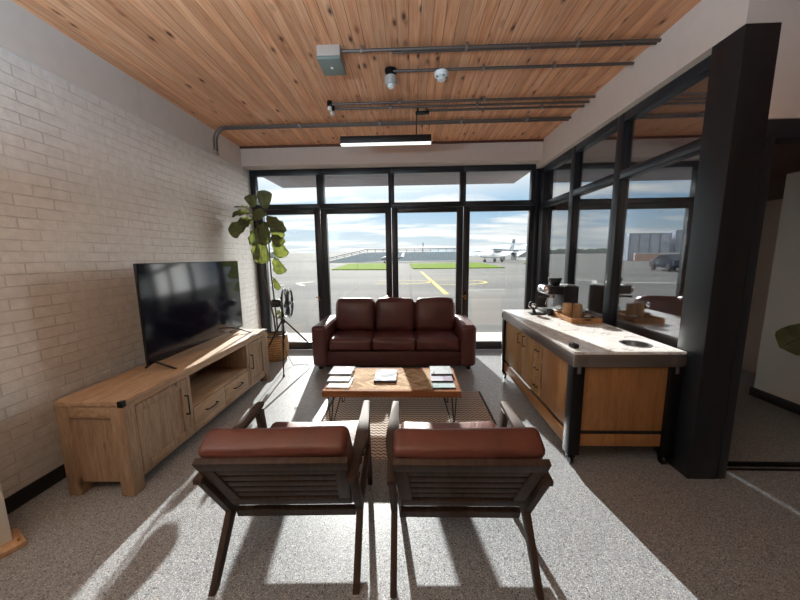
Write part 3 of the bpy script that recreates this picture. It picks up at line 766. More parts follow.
# ------------------------------------------------------------------ lounge chairs
def make_chair(label, group):
    t = thing('lounge_chair', (0, 0, 0), label, 'armchair', group)
    W = M['chair_wood']; tn = M['tan']
    k = Vector((0, -.50, .866))                        # direction of the reclined back
    J = Vector((0, .185, .24))
    for s in (-1, 1):
        x = s * .324
        r = MB()
        r.prism([(-.022, 0), (.022, 0), (.212, .225), (.20, .27), (.165, .262)], 'x', x - .015, x + .015, .003)
        r.prism([(.165, .262), (.172, .222), (.212, .225), (.225, .262), (.035, .562), (-.02, .562)], 'x', x - .0152, x + .0152, .003)
        r.build('rear_leg', W, t)
        MB().prism([(.655, 0), (.695, 0), (.595, .578), (.53, .575)], 'x', x - .015, x + .015, .004).build('front_leg', W, t)
        MB().bar((x, .20, .243), (x, .655, .305), .055, .028, (1, 0, 0)).build('seat_rail', W, t)
        # arm: plan outline widest two thirds back, tilted up towards the front
        o = s
        plan = [(.0 - .018, -.03), (.018, -.03), (.024, .12), (.040, .22), (.040, .30), (.030, .45), (.024, .585), (.018, .60), (-.014, .60), (-.020, .585), (-.022, .30), (-.022, .22), (-.020, .12)]
        a = MB()
        pl = [(x + (u if s > 0 else -u), v) for u, v in plan]
        if s < 0: pl.reverse()
        Mx = Matrix.Translation((0, 0, .558)) @ Matrix.Rotation(math.atan2(.04, .58), 4, 'X')
        a.prism(pl, 'z', 0, .026, .005, Mx)
        a.build('arm', W, t)
    MB().bar((-.30, .205, .225), (.30, .205, .225), .05, .028, (0, 1, .3)).build('rear_rail', W, t)
    MB().bar((-.30, .59, .284), (.30, .59, .284), .05, .028, (0, 1, .2)).build('front_rail', W, t)
    # back frame, in its own plane: u across, w up the recline, n forward
    nrm = Vector((0, .866, .50))
    base = Vector((0, .150, .335))
    R = Matrix(((1, 0, 0), (0, nrm.y, k.y), (0, nrm.z, k.z))).to_4x4(); R.translation = base
    MB().box((-.315, -.014, .335), (.315, .014, .40), .004, R).build('back_top_rail', W, t)
    MB().box((-.29, -.014, -.03), (.29, .014, .035), .004, R).build('back_bottom_rail', W, t)
    for s in (-1, 1):
        MB().prism([(s * .315, .335), (s * .255, .335), (s * .235, .035), (s * .29, .035)], 'y', -.013, .013, .003, R).build('back_stile', W, t)
    for i in range(5):
        w = .055 + .056 * i
        hwid = .238 + .02 * w / .335
        MB().box((-hwid, -.006, w), (hwid, .006, w + .042), .002, R).build('back_slat', W, t)
    MB().box((-.285, .008, -.03), (.285, .016, .33), .0, R).build('back_webbing', M['black'], t)
    # cushions
    Rc = R.copy(); Rc.translation = base + nrm * .080 + k * .197
    MB().cushion((0, 0, 0), (.622, .125, .455), .03, (.004, .010, .008), 9, Rc, .003, 5).build('back_cushion', tn, t)
    Rs = Matrix.Translation((0, .455, .370)) @ Matrix.Rotation(math.radians(8), 4, 'X')
    MB().cushion((0, 0, 0), (.60, .475, .105), .035, (.004, .006, .014), 9, Rs, .003, 6).build('seat_cushion', tn, t)
    sp = MB()
    for i in range(4):
        y = .27 + i * .1
        z = .243 + (y - .20) * .158
        sp.bar((-.30, y, z + .02), (.30, y, z + .02), .045, .012, (0, 0, 1), .002)
    sp.build('seat_slats', W, t)
    return t
gc = 'wooden lounge chairs with tan leather cushions'
c1 = make_chair('wooden lounge chair with tan leather cushions, on the left, nearer the cabinet', gc)
c1.location = (-.580, 1.195, 0); c1.rotation_euler = (0, 0, math.radians(2))
c2 = copy_tree(c1); c2.location = (.237, 1.20, 0); c2.rotation_euler = (0, 0, math.radians(.6))
c2['label'] = 'wooden lounge chair with tan leather cushions, on the right, nearer the counter'

# ------------------------------------------------------------------ coffee counter on castors
def mat_marble():
    m, nt, b = newmat('white_marble')
    v = objco(nt)
    f = noise(nt, v, 3.2, 9, .62, 1.6)
    r = ramp(nt, [(.44, srgb(232, 230, 228)), (.492, srgb(232, 230, 228)), (.50, srgb(128, 122, 118)), (.512, srgb(232, 230, 228)), (.6, srgb(238, 237, 235))]); L(nt, f, r.inputs[0])
    f2 = noise(nt, v, 1.3, 6, .6, 2.2)
    r2 = ramp(nt, [(.40, (1, 1, 1, 1)), (.48, (.78, .76, .75, 1)), (.52, (1, 1, 1, 1))]); L(nt, f2, r2.inputs[0])
    mx = nt.nodes.new('ShaderNodeMix'); mx.data_type = 'RGBA'; mx.blend_type = 'MULTIPLY'; mx.inputs[0].default_value = .7
    L(nt, r.outputs[0], mx.inputs[6]); L(nt, r2.outputs[0], mx.inputs[7]); L(nt, mx.outputs[2], b.inputs['Base Color'])
    b.inputs['Roughness'].default_value = .22
    return m
M['marble'] = mat_marble()
KX0, KX1, KY0, KY1 = 1.10, 1.832, 2.062, 3.73
kx, ky = (KX0 + KX1) / 2, (KY0 + KY1) / 2
t = thing('coffee_counter', (kx, ky, 0), 'oak coffee counter with marble top on black castor legs', 'counter')
hx, hy = (KX1 - KX0) / 2, (KY1 - KY0) / 2
# top with a round hole
def slab_with_hole(x0, x1, y0, y1, z0, z1, c, r, n=32):
    m = MB(); bm = m.bm
    def ring(z):
        inner = [bm.verts.new((c[0] + r * math.cos(2 * PI * k / n), c[1] + r * math.sin(2 * PI * k / n), z)) for k in range(n)]
        outer = []
        for k in range(n):
            dx, dy = math.cos(2 * PI * k / n), math.sin(2 * PI * k / n)
            ts = []
            if dx > 1e-9: ts.append((x1 - c[0]) / dx)
            if dx < -1e-9: ts.append((x0 - c[0]) / dx)
            if dy > 1e-9: ts.append((y1 - c[1]) / dy)
            if dy < -1e-9: ts.append((y0 - c[1]) / dy)
            q = min(ts)
            outer.append((c[0] + dx * q, c[1] + dy * q))
        # snap nearest to the corners
        for cx, cy in ((x0, y0), (x0, y1), (x1, y0), (x1, y1)):
            k = min(range(n), key=lambda i: (outer[i][0] - cx) ** 2 + (outer[i][1] - cy) ** 2)
            outer[k] = (cx, cy)
        return inner, [bm.verts.new((p[0], p[1], z)) for p in outer]
    i0, o0 = ring(z0); i1, o1 = ring(z1)
    for k in range(n):
        j = (k + 1) % n
        bm.faces.new((i1[k], o1[k], o1[j], i1[j])); bm.faces.new((i0[k], i0[j], o0[j], o0[k]))
        bm.faces.new((o0[k], o0[j], o1[j], o1[k])); bm.faces.new((i0[k], i1[k], i1[j], i0[j]))
    return m
hole = (1.632 - kx, 2.255 - ky)
slab_with_hole(-hx, hx, -hy, hy, .828, .846, hole, .082, 64).build('marble_top', M['marble'], t, smooth=False)
ap = MB()
ap.box((-hx + .004, -hy + .004, .738), (hx - .004, -hy + .024, .828), .002).box((-hx + .004, hy - .024, .738), (hx - .004, hy - .004, .828), .002)
ap.box((-hx + .004, -hy + .024, .738), (-hx + .024, hy - .024, .828), .002).box((hx - .024, -hy + .024, .738), (hx - .004, hy - .024, .828), .002)
ap.build('steel_apron', M['steel_band'], t)
for sx in (-1, 1):
    for sy in (-1, 1):
        cx, cy = sx * (hx - .042), sy * (hy - .045)
        lg = MB().box((cx - .04, cy - .04, .085), (cx + .04, cy + .04, .738), .004).build('leg', M['black_metal'], t)
        w = MB().lathe([(0, -.012), (.028, -.012), (.033, -.006), (.033, .006), (.028, .012), (0, .012)], (0, 0, 0), 24, Matrix.Translation((cx, cy, .034)) @ Matrix.Rotation(PI / 2, 4, 'Y'))
        w.box((cx - .024, cy - .02, .05), (cx - .017, cy + .02, .086), .002).box((cx + .017, cy - .02, .05), (cx + .024, cy + .02, .086), .002).box((cx - .024, cy - .02, .07), (cx + .024, cy + .02, .086), .002)
        w.tube([(cx - .024, cy, .034 + .018), (cx + .024, cy, .052)], .006, 8)
        w.build('castor', M['black_metal'], lg)
        pl = MB().box((cx - .046 if sx < 0 else cx - .05, cy + sy * .0455 - .002, .75), (cx + .05 if sx < 0 else cx + .046, cy + sy * .0455 + .0025, .815), .001)
        for ux in (-.022, .022):
            for uz in (.765, .80):
                pl.lathe([(0, -.006), (.006, -.006), (.006, 0), (0, 0)], (0, 0, 0), 10, Matrix.Translation((cx + ux, cy + sy * .047, uz)) @ Matrix.Rotation(-sy * PI / 2, 4, 'X'))
        pl.box((cx - .012, cy + sy * .0405 - .003, .69), (cx + .012, cy + sy * .0405 + .003, .75), .001)
        pl.build('corner_plate', M['steel_band'], t)
vz = M['veneer_z']
MB().box((-hx + .082, -hy + .03, .262), (hx - .082, -hy + .048, .738), .002).build('end_panel', vz, t)
MB().box((-hx + .082, -hy + .034, .235), (hx - .082, -hy + .040, .262)).build('end_gap', M['black'], t, smooth=False)
MB().box((-hx + .082, -hy + .028, .145), (hx - .082, -hy + .048, .235), .002).build('end_rail', vz, t)
MB().box((-hx + .082, hy - .048, .145), (hx - .082, hy - .03, .738), .002).build('far_end_panel', vz, t)
MB().box((hx - .04, -hy + .085, .145), (hx - .022, hy - .085, .738)).build('back_panel', vz, t, smooth=False)
MB().box((-hx + .05, -hy + .085, .235), (hx - .04, hy - .085, .25)).build('bottom_shelf', vz, t, smooth=False)
MB().box((-hx + .022, -hy + .085, .115), (-hx + .04, hy - .085, .215), .002).build('side_rail', vz, t)
FX = -hx + .024
def front(y0, y1, z0, z1, nm, mat):
    return MB().box((FX, y0 - ky, z0), (FX + .018, y1 - ky, z1), .002).build(nm, mat, t)
front(2.15, 2.605, .25, .735, 'side_panel', vz)
for y0, y1, hy_ in ((2.795, 3.095, 3.03), (3.10, 3.64, 3.155)):
    d = front(y0, y1, .25, .735, 'door', M['rustic_z'])
    MB().tube([(FX, hy_ - ky, .60), (FX - .025, hy_ - ky, .60), (FX - .025, hy_ - ky, .70), (FX, hy_ - ky, .70)], .005, 8).build('handle', M['black_metal'], d)
for z0, z1 in ((.25, .405), (.41, .57), (.575, .735)):
    d = front(2.63, 2.79, z0, z1, 'drawer', M['rustic_z'])
    zc = (z0 + z1) / 2
    MB().tube([(FX, 2.68 - ky, zc), (FX - .02, 2.68 - ky, zc), (FX - .02, 2.74 - ky, zc), (FX, 2.74 - ky, zc)], .0045, 8).build('handle', M['black_metal'], d)
MB().box((FX + .008, 2.605 - ky, .25), (FX + .016, 2.63 - ky, .735)).build('side_gap', M['black'], t, smooth=False)
b_ = MB().lathe([(.083, .0015), (.100, .002), (.101, -.001), (.083, -.001)], (hole[0], hole[1], .8465), 40)
b_.lathe([(.081, .001), (.079, -.10), (.06, -.11), (0, -.112), (0, -.108), (.058, -.106), (.076, -.098), (.0785, .0012)], (hole[0], hole[1], .846), 40)
b_.build('waste_chute', M['steel'], t)

CZ = .8465
# black gadget on a flat stand
t = thing('desk_gadget', (1.395, 3.44, CZ), 'small black round headed device on a flat stand at the far counter end', 'device')
MB().box((-.085, -.055, 0), (.075, .055, .016), .005).build('base', M['black'], t)
MB().tube([(-.03, 0, .014), (-.04, 0, .05), (-.05, 0, .075)], [.02, .014, .018], 12).build('stem', M['black'], t)
hd = MB().lathe([(0, -.042), (.022, -.037), (.038, -.02), (.042, 0), (.038, .02), (.022, .037), (0, .042)], (0, 0, 0), 24, Matrix.Translation((-.055, 0, .10)))
hd.build('head', M['lens'], t)
MB().lathe([(0, 0), (.024, 0), (.024, .008), (.02, .010), (0, .010)], (0, 0, 0), 20, Matrix.Translation((-.055, -.036, .105)) @ Matrix.Rotation(PI / 2, 4, 'X')).build('lens_ring', M['chrome'], t)
# espresso machine
t = thing('espresso_machine', (1.68, 3.545, CZ), 'black and chrome espresso machine with bean hopper at counter end', 'coffee machine')
MB().box((-.015, -.13, 0), (.145, .13, .305), .012).build('body', M['black'], t)
MB().box((-.20, -.125, 0), (-.015, .125, .035), .006).build('drip_tray', M['black_metal'], t)
MB().box((-.19, -.115, .035), (-.02, .115, .039), .001).build('drip_grate', M['steel'], t)
MB().box((-.17, -.125, .215), (-.015, .125, .305), .012).build('brew_head', M['black'], t)
MB().cushion((-.165, 0, .265), (.10, .22, .105), .04, (.01, 0, 0), 7).build('chrome_front', M['chrome'], t)
MB().lathe([(0, -.045), (.035, -.045), (.035, 0), (0, 0)], (-.10, -.02, .215), 24).build('group_head', M['chrome'], t)
MB().tube([(-.10, -.02, .185), (-.17, -.03, .182), (-.235, -.04, .176)], [.012, .011, .014], 12).build('portafilter_handle', M['black'], t)
MB().tube([(-.06, .10, .22), (-.085, .115, .13), (-.10, .12, .07)], .006, 10).build('steam_wand', M['chrome'], t)
MB().lathe([(0, 0), (.045, 0), (.05, .01), (.07, .062), (.072, .078), (.068, .086), (0, .088)], (-.062, .0, .305), 28).build('bean_hopper', M['black'], t)
MB().box((.03, -.10, .305), (.135, .10, .315), .003).build('cup_warmer', M['steel'], t)
# dark cup
t = thing('coffee_cup', (1.505, 3.37, CZ), 'small dark coffee cup between the gadget and the tray', 'cup')
MB().lathe([(0, 0), (.024, 0), (.026, .004), (.036, .035), (.038, .062), (.035, .062), (.033, .036), (.022, .008), (0, .006)], n=24).build('bowl', M['black'], t)
MB().tube([(-.034, 0, .05), (-.055, 0, .048), (-.058, 0, .03), (-.032, 0, .02)], .004, 8).build('handle', M['black'], t)
MB().lathe([(0, .05), (.034, .05), (.034, .051), (0, .051)], n=24).build('coffee', plain('coffee', srgb(40, 22, 14), .1, nscale=20, nstr=.01), t)
# tray and contents
TX, TY, TR = 1.665, 3.155, -.03
t = thing('serving_tray', (TX, TY, CZ), 'rectangular wooden serving tray holding canisters on the marble counter', 'tray', None, TR)
MB().box((-.135, -.215, 0), (.135, .215, .012), .003).build('tray_base', M['tray_wood'], t)
rm = MB()
for s in (-1, 1):
    rm.box((s * .135 - .007, -.222, 0), (s * .135 + .007, .222, .048), .003)
    y = s * .215
    rm.box((-.128, y - .007, 0), (.128, y + .007, .022), .002).box((-.128, y - .007, .022), (-.045, y + .007, .048), .002).box((.045, y - .007, .022), (.128, y + .007, .048), .002).box((-.045, y - .007, .040), (.045, y + .007, .048), .001)
rm.build('tray_rim', M['tray_wood'], t)
def on_tray(u, v):
    return (TX + u * math.cos(TR) - v * math.sin(TR), TY + u * math.sin(TR) + v * math.cos(TR), CZ + .0125)
def canister(u, v, r, h, label):
    t = thing('canister', on_tray(u, v), label, 'canister', 'tan canisters on the tray')
    MB().lathe([(0, 0), (r, 0), (r, h), (r - .004, h), (r - .004, h - .01), (0, h - .01)], n=28).build('body', M['canister'], t)
    MB().lathe([(0, h - .009), (r - .005, h - .009), (r - .003, h + .012), (0, h + .014)], n=28).build('lid', M['foot_wood'], t)
canister(-.075, .02, .044, .135, 'tan wooden canister on the tray, the one nearer the room')
canister(.018, .005, .042, .13, 'tan wooden canister on the tray, the one nearer the glass')
t = thing('glass_jar', on_tray(.085, .10), 'clear glass jar standing at the back of the tray', 'jar')
MB().lathe([(0, 0), (.032, 0), (.040, .012), (.042, .045), (.036, .075), (.030, .082), (.032, .092), (.029, .092), (.027, .082), (.033, .072), (.038, .045), (.036, .014), (.03, .005), (0, .004)], n=28).build('bowl', M['jar_glass'], t)
MB().lathe([(0, .0055), (.028, .006), (.034, .016), (.033, .03), (0, .034)], n=24).build('sugar', M['white_plastic'], t)
t = thing('sachet_bowl', on_tray(.066, -.11), 'dark bowl of white sachets at the near end of the tray', 'bowl')
MB().lathe([(0, 0), (.03, 0), (.033, .004), (.048, .024), (.055, .036), (.052, .036), (.045, .026), (.03, .008), (0, .006)], n=28).build('bowl', M['black'], t)
rr = random.Random(4)
for k in range(9):
    Mx = Matrix.Translation((rr.uniform(-.025, .025), rr.uniform(-.025, .025), .026 + .004 * (k % 5))) @ Euler((rr.uniform(-.4, .4), rr.uniform(-.4, .4), rr.uniform(0, 3)), 'XYZ').to_matrix().to_4x4()
    MB().cbox((0, 0, 0), (.045, .018, .004), .0015, Mx).build('sachet', M['white_plastic'], t)
t = thing('black_cube', (1.145, 2.165, CZ), 'small black block lying near the front corner of the marble top', 'block', None, .2)
MB().box((-.02, -.03, 0), (.02, .03, .03), .005).build('body', M['black'], t)
MB().box((-.012, -.02, .03), (.012, .02, .0315), .0005).build('top_plate', M['lens'], t)

# ------------------------------------------------------------------ fiddle leaf fig
def mat_leaf(name, c1, c2):
    m, nt, b = newmat(name)
    nt.nodes.remove(b); out = nt.nodes['Material Output']
    v = objco(nt, rand=True)
    f = noise(nt, v, 14, 4); r = ramp(nt, [(.3, c1), (.7, c2)]); L(nt, f, r.inputs[0])
    p = nt.nodes.new('ShaderNodeBsdfPrincipled'); p.inputs['Roughness'].default_value = .38
    L(nt, r.outputs[0], p.inputs['Base Color'])
    tr = nt.nodes.new('ShaderNodeBsdfTranslucent')
    hs = nt.nodes.new('ShaderNodeHueSaturation'); hs.inputs['Hue'].default_value = .46; hs.inputs['Saturation'].default_value = 1.5; hs.inputs['Value'].default_value = 2.6; L(nt, r.outputs[0], hs.inputs['Color']); L(nt, hs.outputs[0], tr.inputs[0])
    bp = nt.nodes.new('ShaderNodeBump'); bp.inputs['Strength'].default_value = .3; bp.inputs['Distance'].default_value = .01; L(nt, noise(nt, v, 25, 3), bp.inputs['Height'])
    L(nt, bp.outputs[0], p.inputs['Normal'])
    mx = nt.nodes.new('ShaderNodeMixShader'); mx.inputs[0].default_value = .5; L(nt, p.outputs[0], mx.inputs[1]); L(nt, tr.outputs[0], mx.inputs[2])
    L(nt, mx.outputs[0], out.inputs[0])
    return m
M['leaf'] = mat_leaf('fig_leaf', srgb(96, 106, 84), srgb(128, 136, 110))
def leaf_mesh(m, base, tip, nrm, width, curl=.12):
    base, tip = Vector(base), Vector(tip); ax = tip - base; Ln = ax.length; ax.normalize()
    n = Vector(nrm); n = (n - ax * n.dot(ax)).normalized(); sd = ax.cross(n)
    prof = [(0, .05), (.05, .30), (.14, .52), (.26, .66), (.38, .74), (.5, .84), (.62, .95), (.74, 1.0), (.84, .96), (.92, .78), (.97, .5), (1.0, .12)]
    rows = []
    for i, (q, w) in enumerate(prof):
        row = []
        for j in range(-3, 4):
            s = j / 3
            hw_ = width / 2 * w
            z = -curl * Ln * q * q + .18 * hw_ * abs(s) ** 1.5 + .012 * math.sin(q * 17 + j * 1.1) * abs(s)
            row.append(m.bm.verts.new(base + ax * (Ln * q) + sd * (hw_ * s) + n * z))
        rows.append(row)
    for a, b in zip(rows, rows[1:]):
        for j in range(6):
            m.bm.faces.new((a[j], a[j + 1], b[j + 1], b[j]))
    mid = [base + ax * (Ln * q) + n * (-curl * Ln * q * q - .001) for q, w in prof]
    return mid
def add_leaf(t, base, tip, nrm, width, curl=.12, stem_from=None):
    m = MB(); org = Vector(t.location)
    base = Vector(base) - org; tip = Vector(tip) - org
    mid = leaf_mesh(m, base, tip, nrm, width * 1.28, curl)
    o = m.build('leaf', M['leaf'], t, ang=80)
    so = o.modifiers.new('thickness', 'SOLIDIFY'); so.thickness = .0016
    pts = [p for p in mid]
    if stem_from is not None: pts = [Vector(stem_from) - org] + pts
    MB().tube(pts, [.0045] + [.0035 * (1 - i / len(pts)) + .0008 for i in range(len(pts) - 1)], 6).build('midrib', M['trunk'], o)
    return o
PX, PY = -2.02, 4.43
t = thing('fig_tree', (PX, PY, 0), 'tall fiddle leaf fig in a woven basket by the brick wall', 'potted plant')
def mat_wicker():
    m, nt, b = newmat('woven_basket')
    tc = nt.nodes.new('ShaderNodeTexCoord'); sp = nt.nodes.new('ShaderNodeSeparateXYZ'); L(nt, tc.outputs['Object'], sp.inputs[0])
    at = nt.nodes.new('ShaderNodeMath'); at.operation = 'ARCTAN2'; L(nt, sp.outputs[1], at.inputs[0]); L(nt, sp.outputs[0], at.inputs[1])
    cb = nt.nodes.new('ShaderNodeCombineXYZ'); L(nt, at.outputs[0], cb.inputs[0]); L(nt, sp.outputs[2], cb.inputs[1])
    br = nt.nodes.new('ShaderNodeTexBrick'); L(nt, cb.outputs[0], br.inputs['Vector'])
    br.inputs['Scale'].default_value = 1; br.inputs['Brick Width'].default_value = .22; br.inputs['Row Height'].default_value = .034; br.inputs['Mortar Size'].default_value = .006; br.inputs['Mortar Smooth'].default_value = .8
    br.inputs['Color1'].default_value = srgb(176, 132, 84); br.inputs['Color2'].default_value = srgb(206, 162, 110); br.inputs['Mortar'].default_value = srgb(92, 62, 38)
    L(nt, br.outputs['Color'], b.inputs['Base Color']); b.inputs['Roughness'].default_value = .8
    iv = nt.nodes.new('ShaderNodeMath'); iv.operation = 'SUBTRACT'; iv.inputs[0].default_value = 1; L(nt, br.outputs['Fac'], iv.inputs[1])
    bump(nt, b, iv.outputs[0], .8, .012)
    return m
M['wicker'] = mat_wicker()
MB().lathe([(0, .002), (.15, .002), (.175, .05), (.188, .17), (.182, .30), (.172, .37), (.160, .37), (.168, .30), (.172, .17), (.155, .06), (0, .03)], n=40).build('basket', M['wicker'], t)
MB().lathe([(.160, .362), (.178, .366), (.180, .378), (.168, .384), (.158, .376), (.160, .362)], n=40).build('basket_rim', M['black'], t)
MB().lathe([(0, .335), (.10, .335), (.168, .325), (.168, .31), (0, .31)], n=32).build('soil', M['soil'], t)
def trunk(pts, r0, r1):
    q = [Vector(p) - Vector((PX, PY, 0)) for p in pts]
    n = len(q)
    MB().tube(q, [r0 + (r1 - r0) * i / (n - 1) for i in range(n)], 10).build('trunk', M['trunk'], t)
trunk([(-1.99, 4.42, .32), (-1.985, 4.36, .65), (-2.0, 4.27, 1.0), (-2.02, 4.2, 1.27), (-2.035, 4.16, 1.55), (-2.02, 4.14, 1.80), (-2.03, 4.13, 2.05), (-2.02, 4.12, 2.16)], .014, .007)
trunk([(-1.955, 4.40, .32), (-1.945, 4.36, .6), (-1.935, 4.3, .95), (-1.925, 4.24, 1.25), (-1.91, 4.2, 1.5), (-1.90, 4.18, 1.8), (-1.89, 4.17, 2.0), (-1.90, 4.16, 2.12)], .012, .006)
tA = [(-2.02, 4.12, 2.16), (-2.03, 4.13, 2.05), (-2.02, 4.14, 1.80)]
LV = [  # stem point, leaf base, leaf tip, face normal, width, curl
    ((-2.03, 4.13, 2.02), (-2.09, 4.09, 1.99), (-2.325, 4.02, 1.80), (.1, -.8, .7), .21, .05),
    ((-2.03, 4.13, 2.06), (-2.08, 4.10, 2.08), (-2.30, 4.06, 2.07), (0, -.55, .8), .15, .10),
    ((-2.03, 4.13, 2.10), (-2.09, 4.13, 2.15), (-2.28, 4.10, 2.165), (0, -.2, 1), .12, .06),
    ((-2.02, 4.12, 2.15), (-2.03, 4.10, 2.15), (-2.055, 4.06, 2.30), (.5, -.8, .2), .12, .04),
    ((-1.90, 4.16, 2.10), (-1.90, 4.14, 2.13), (-1.875, 4.10, 2.36), (.2, -1, .1), .15, .05),
    ((-2.02, 4.13, 2.10), (-1.99, 4.11, 2.13), (-1.93, 4.05, 1.99), (-.2, -.8, .6), .16, .05),
    ((-2.03, 4.13, 1.98), (-2.06, 4.10, 1.99), (-2.21, 4.04, 1.92), (-.1, -.9, .5), .16, .08),
    ((-1.90, 4.16, 2.05), (-1.86, 4.13, 2.04), (-1.70, 4.06, 1.87), (.3, -.55, .8), .17, .10),
    ((-1.90, 4.17, 1.98), (-1.84, 4.16, 1.97), (-1.655, 4.14, 1.84), (.2, -.3, .9), .14, .10),
    ((-2.02, 4.14, 1.90), (-2.06, 4.15, 1.89), (-2.12, 4.16, 1.66), (-.4, -1, .1), .13, .05),
    ((-2.00, 4.14, 1.95), (-1.99, 4.16, 1.94), (-1.985, 4.18, 1.70), (.3, -1, .1), .14, .04),
    ((-2.02, 4.14, 1.76), (-2.05, 4.16, 1.74), (-2.08, 4.17, 1.50), (-.4, -1, .1), .14, .05),
    ((-1.90, 4.18, 1.96), (-1.91, 4.12, 1.97), (-1.915, 4.07, 1.66), (-.2, -1, .25), .17, .05),
    ((-1.95, 4.16, 1.74), (-1.955, 4.12, 1.74), (-1.985, 4.09, 1.42), (.1, -1, .2), .17, .04),
    ((-1.90, 4.19, 1.75), (-1.84, 4.22, 1.76), (-1.745, 4.28, 1.50), (-.3, -1, .1), .18, .05),
    ((-1.90, 4.18, 1.82), (-1.84, 4.16, 1.80), (-1.70, 4.12, 1.66), (.3, -.9, .5), .13, .10),
    ((-1.91, 4.2, 1.50), (-1.86, 4.24, 1.50), (-1.795, 4.30, 1.27), (-.2, -1, .1), .15, .05),
    ((-1.90, 4.18, 1.9), (-1.86, 4.2, 1.92), (-1.76, 4.26, 1.74), (-.3, -1, .1), .15, .08),
    ((-1.925, 4.24, 1.24), (-1.90, 4.25, 1.22), (-1.845, 4.27, 1.05), (0, -1, .2), .07, .05),
    ((-1.945, 4.36, .58), (-1.93, 4.37, .64), (-1.84, 4.38, .66), (0, -.6, .8), .10, .1),
    ((-1.985, 4.37, .62), (-1.96, 4.38, .68), (-1.90, 4.40, .73), (0, -.6, .8), .08, .1),
]
for sf, a, b_, n_, w_, c_ in LV: add_leaf(t, a, b_, n_, w_, c_, sf)

# ------------------------------------------------------------------ fan on tripod
AP = Vector((-1.735, 4.08, 0))
t = thing('tripod_fan', AP, 'black round fan on a tripod between the plant and sofa', 'fan')
bmx = M['black']
MB().tube([(0, 0, .40), (0, 0, .86)], .012, 12).build('pole', M['black_metal'], t)
MB().lathe([(0, .615), (.024, .615), (.028, .63), (.028, .67), (.02, .685), (0, .685)], n=18).build('collar', bmx, t)
for e_, rr_ in (((.115, -.355, 0), .0), ((-.40, .06, 0), 0), ((.385, .44, 0), 0)):
    e_ = Vector(e_)
    s0 = Vector((e_.x * .05, e_.y * .05, .645))
    lg = MB().tube([s0, s0.lerp(e_ + Vector((0, 0, .012)), .55)], .011, 10).tube([s0.lerp(e_ + Vector((0, 0, .012)), .53), e_ + Vector((0, 0, .012))], .008, 10).build('leg', M['black_metal'], t)
    MB().lathe([(0, 0), (.014, 0), (.014, .02), (.009, .028), (0, .028)], (e_.x, e_.y, 0), 14).build('foot', bmx, lg)
# head: axis roughly along +x with a slight turn towards the camera
ax = Matrix.Translation((.075, 0, .895)) @ Matrix.Rotation(math.radians(12), 4, 'Z') @ Matrix.Rotation(PI / 2, 4, 'Y')
MB().lathe([(0, -.205), (.04, -.205), (.052, -.19), (.055, -.11), (.045, -.085), (0, -.085)], (0, 0, 0), 24, ax).build('motor', bmx, t)
MB().lathe([(0, 0), (.021, 0), (.021, .008), (.015, .012), (0, .012)], (0, 0, 0), 20, Matrix.Translation((-.06, -.045, .895)) @ Matrix.Rotation(PI / 2, 4, 'X')).build('dial', M['chrome'], t)
cg = MB()
R0 = .195
for zz, rad in ((-.045, R0 * .92), (-.03, R0), (.03, R0), (.045, R0 * .92), (-.075, R0 * .45), (.062, R0 * .45)):
    ring = [ax @ Vector((rad * math.cos(2 * PI * k / 40), rad * math.sin(2 * PI * k / 40), zz)) for k in range(41)]
    cg.tube(ring, .0045 if rad < R0 else .007, 6, False)
for k in range(24):
    a = 2 * PI * k / 24; c_, s_ = math.cos(a), math.sin(a)
    for sg in (-1, 1):
        cg.tube([ax @ Vector((R0 * .16 * c_, R0 * .16 * s_, sg * .075)), ax @ Vector((R0 * .45 * c_, R0 * .45 * s_, sg * .068)), ax @ Vector((R0 * .92 * c_, R0 * .92 * s_, sg * .045)), ax @ Vector((R0 * c_, R0 * s_, sg * .03))], .0022, 5)
cg.build('cage', bmx, t)
bl = MB()
bl.lathe([(0, -.03), (.03, -.03), (.03, .03), (0, .034)], (0, 0, 0), 18, ax)
for k in range(5):
    a0 = 2 * PI * k / 5
    vs = []
    for i in range(6):
        r_ = .028 + (.165 - .028) * i / 5
        wd = .25 + .42 * math.sin(PI * min(1, i / 5 * .8 + .15))
        row = []
        for j in range(4):
            a = a0 + wd * (j / 3 - .5); z = .02 * (j / 3 - .5) * 2
            row.append(bl.bm.verts.new(ax @ Vector((r_ * math.cos(a), r_ * math.sin(a), z))))
        vs.append(row)
    for i in range(5):
        for j in range(3): bl.bm.faces.new((vs[i][j], vs[i + 1][j], vs[i + 1][j + 1], vs[i][j + 1]))
bo = bl.build('blades', plain('smoke_grey_blade', srgb(70, 72, 76), .3, nscale=30, nstr=.02), t, ang=60)
bo.modifiers.new('thickness', 'SOLIDIFY').thickness = .002
MB().tube([(-.02, .03, .86), (-.05, .05, .5), (-.02, .10, .15), (.08, .05, .008), (.25, .10, .006), (.33, .02, .006)], .0035, 8).build('power_cord', bmx, t)

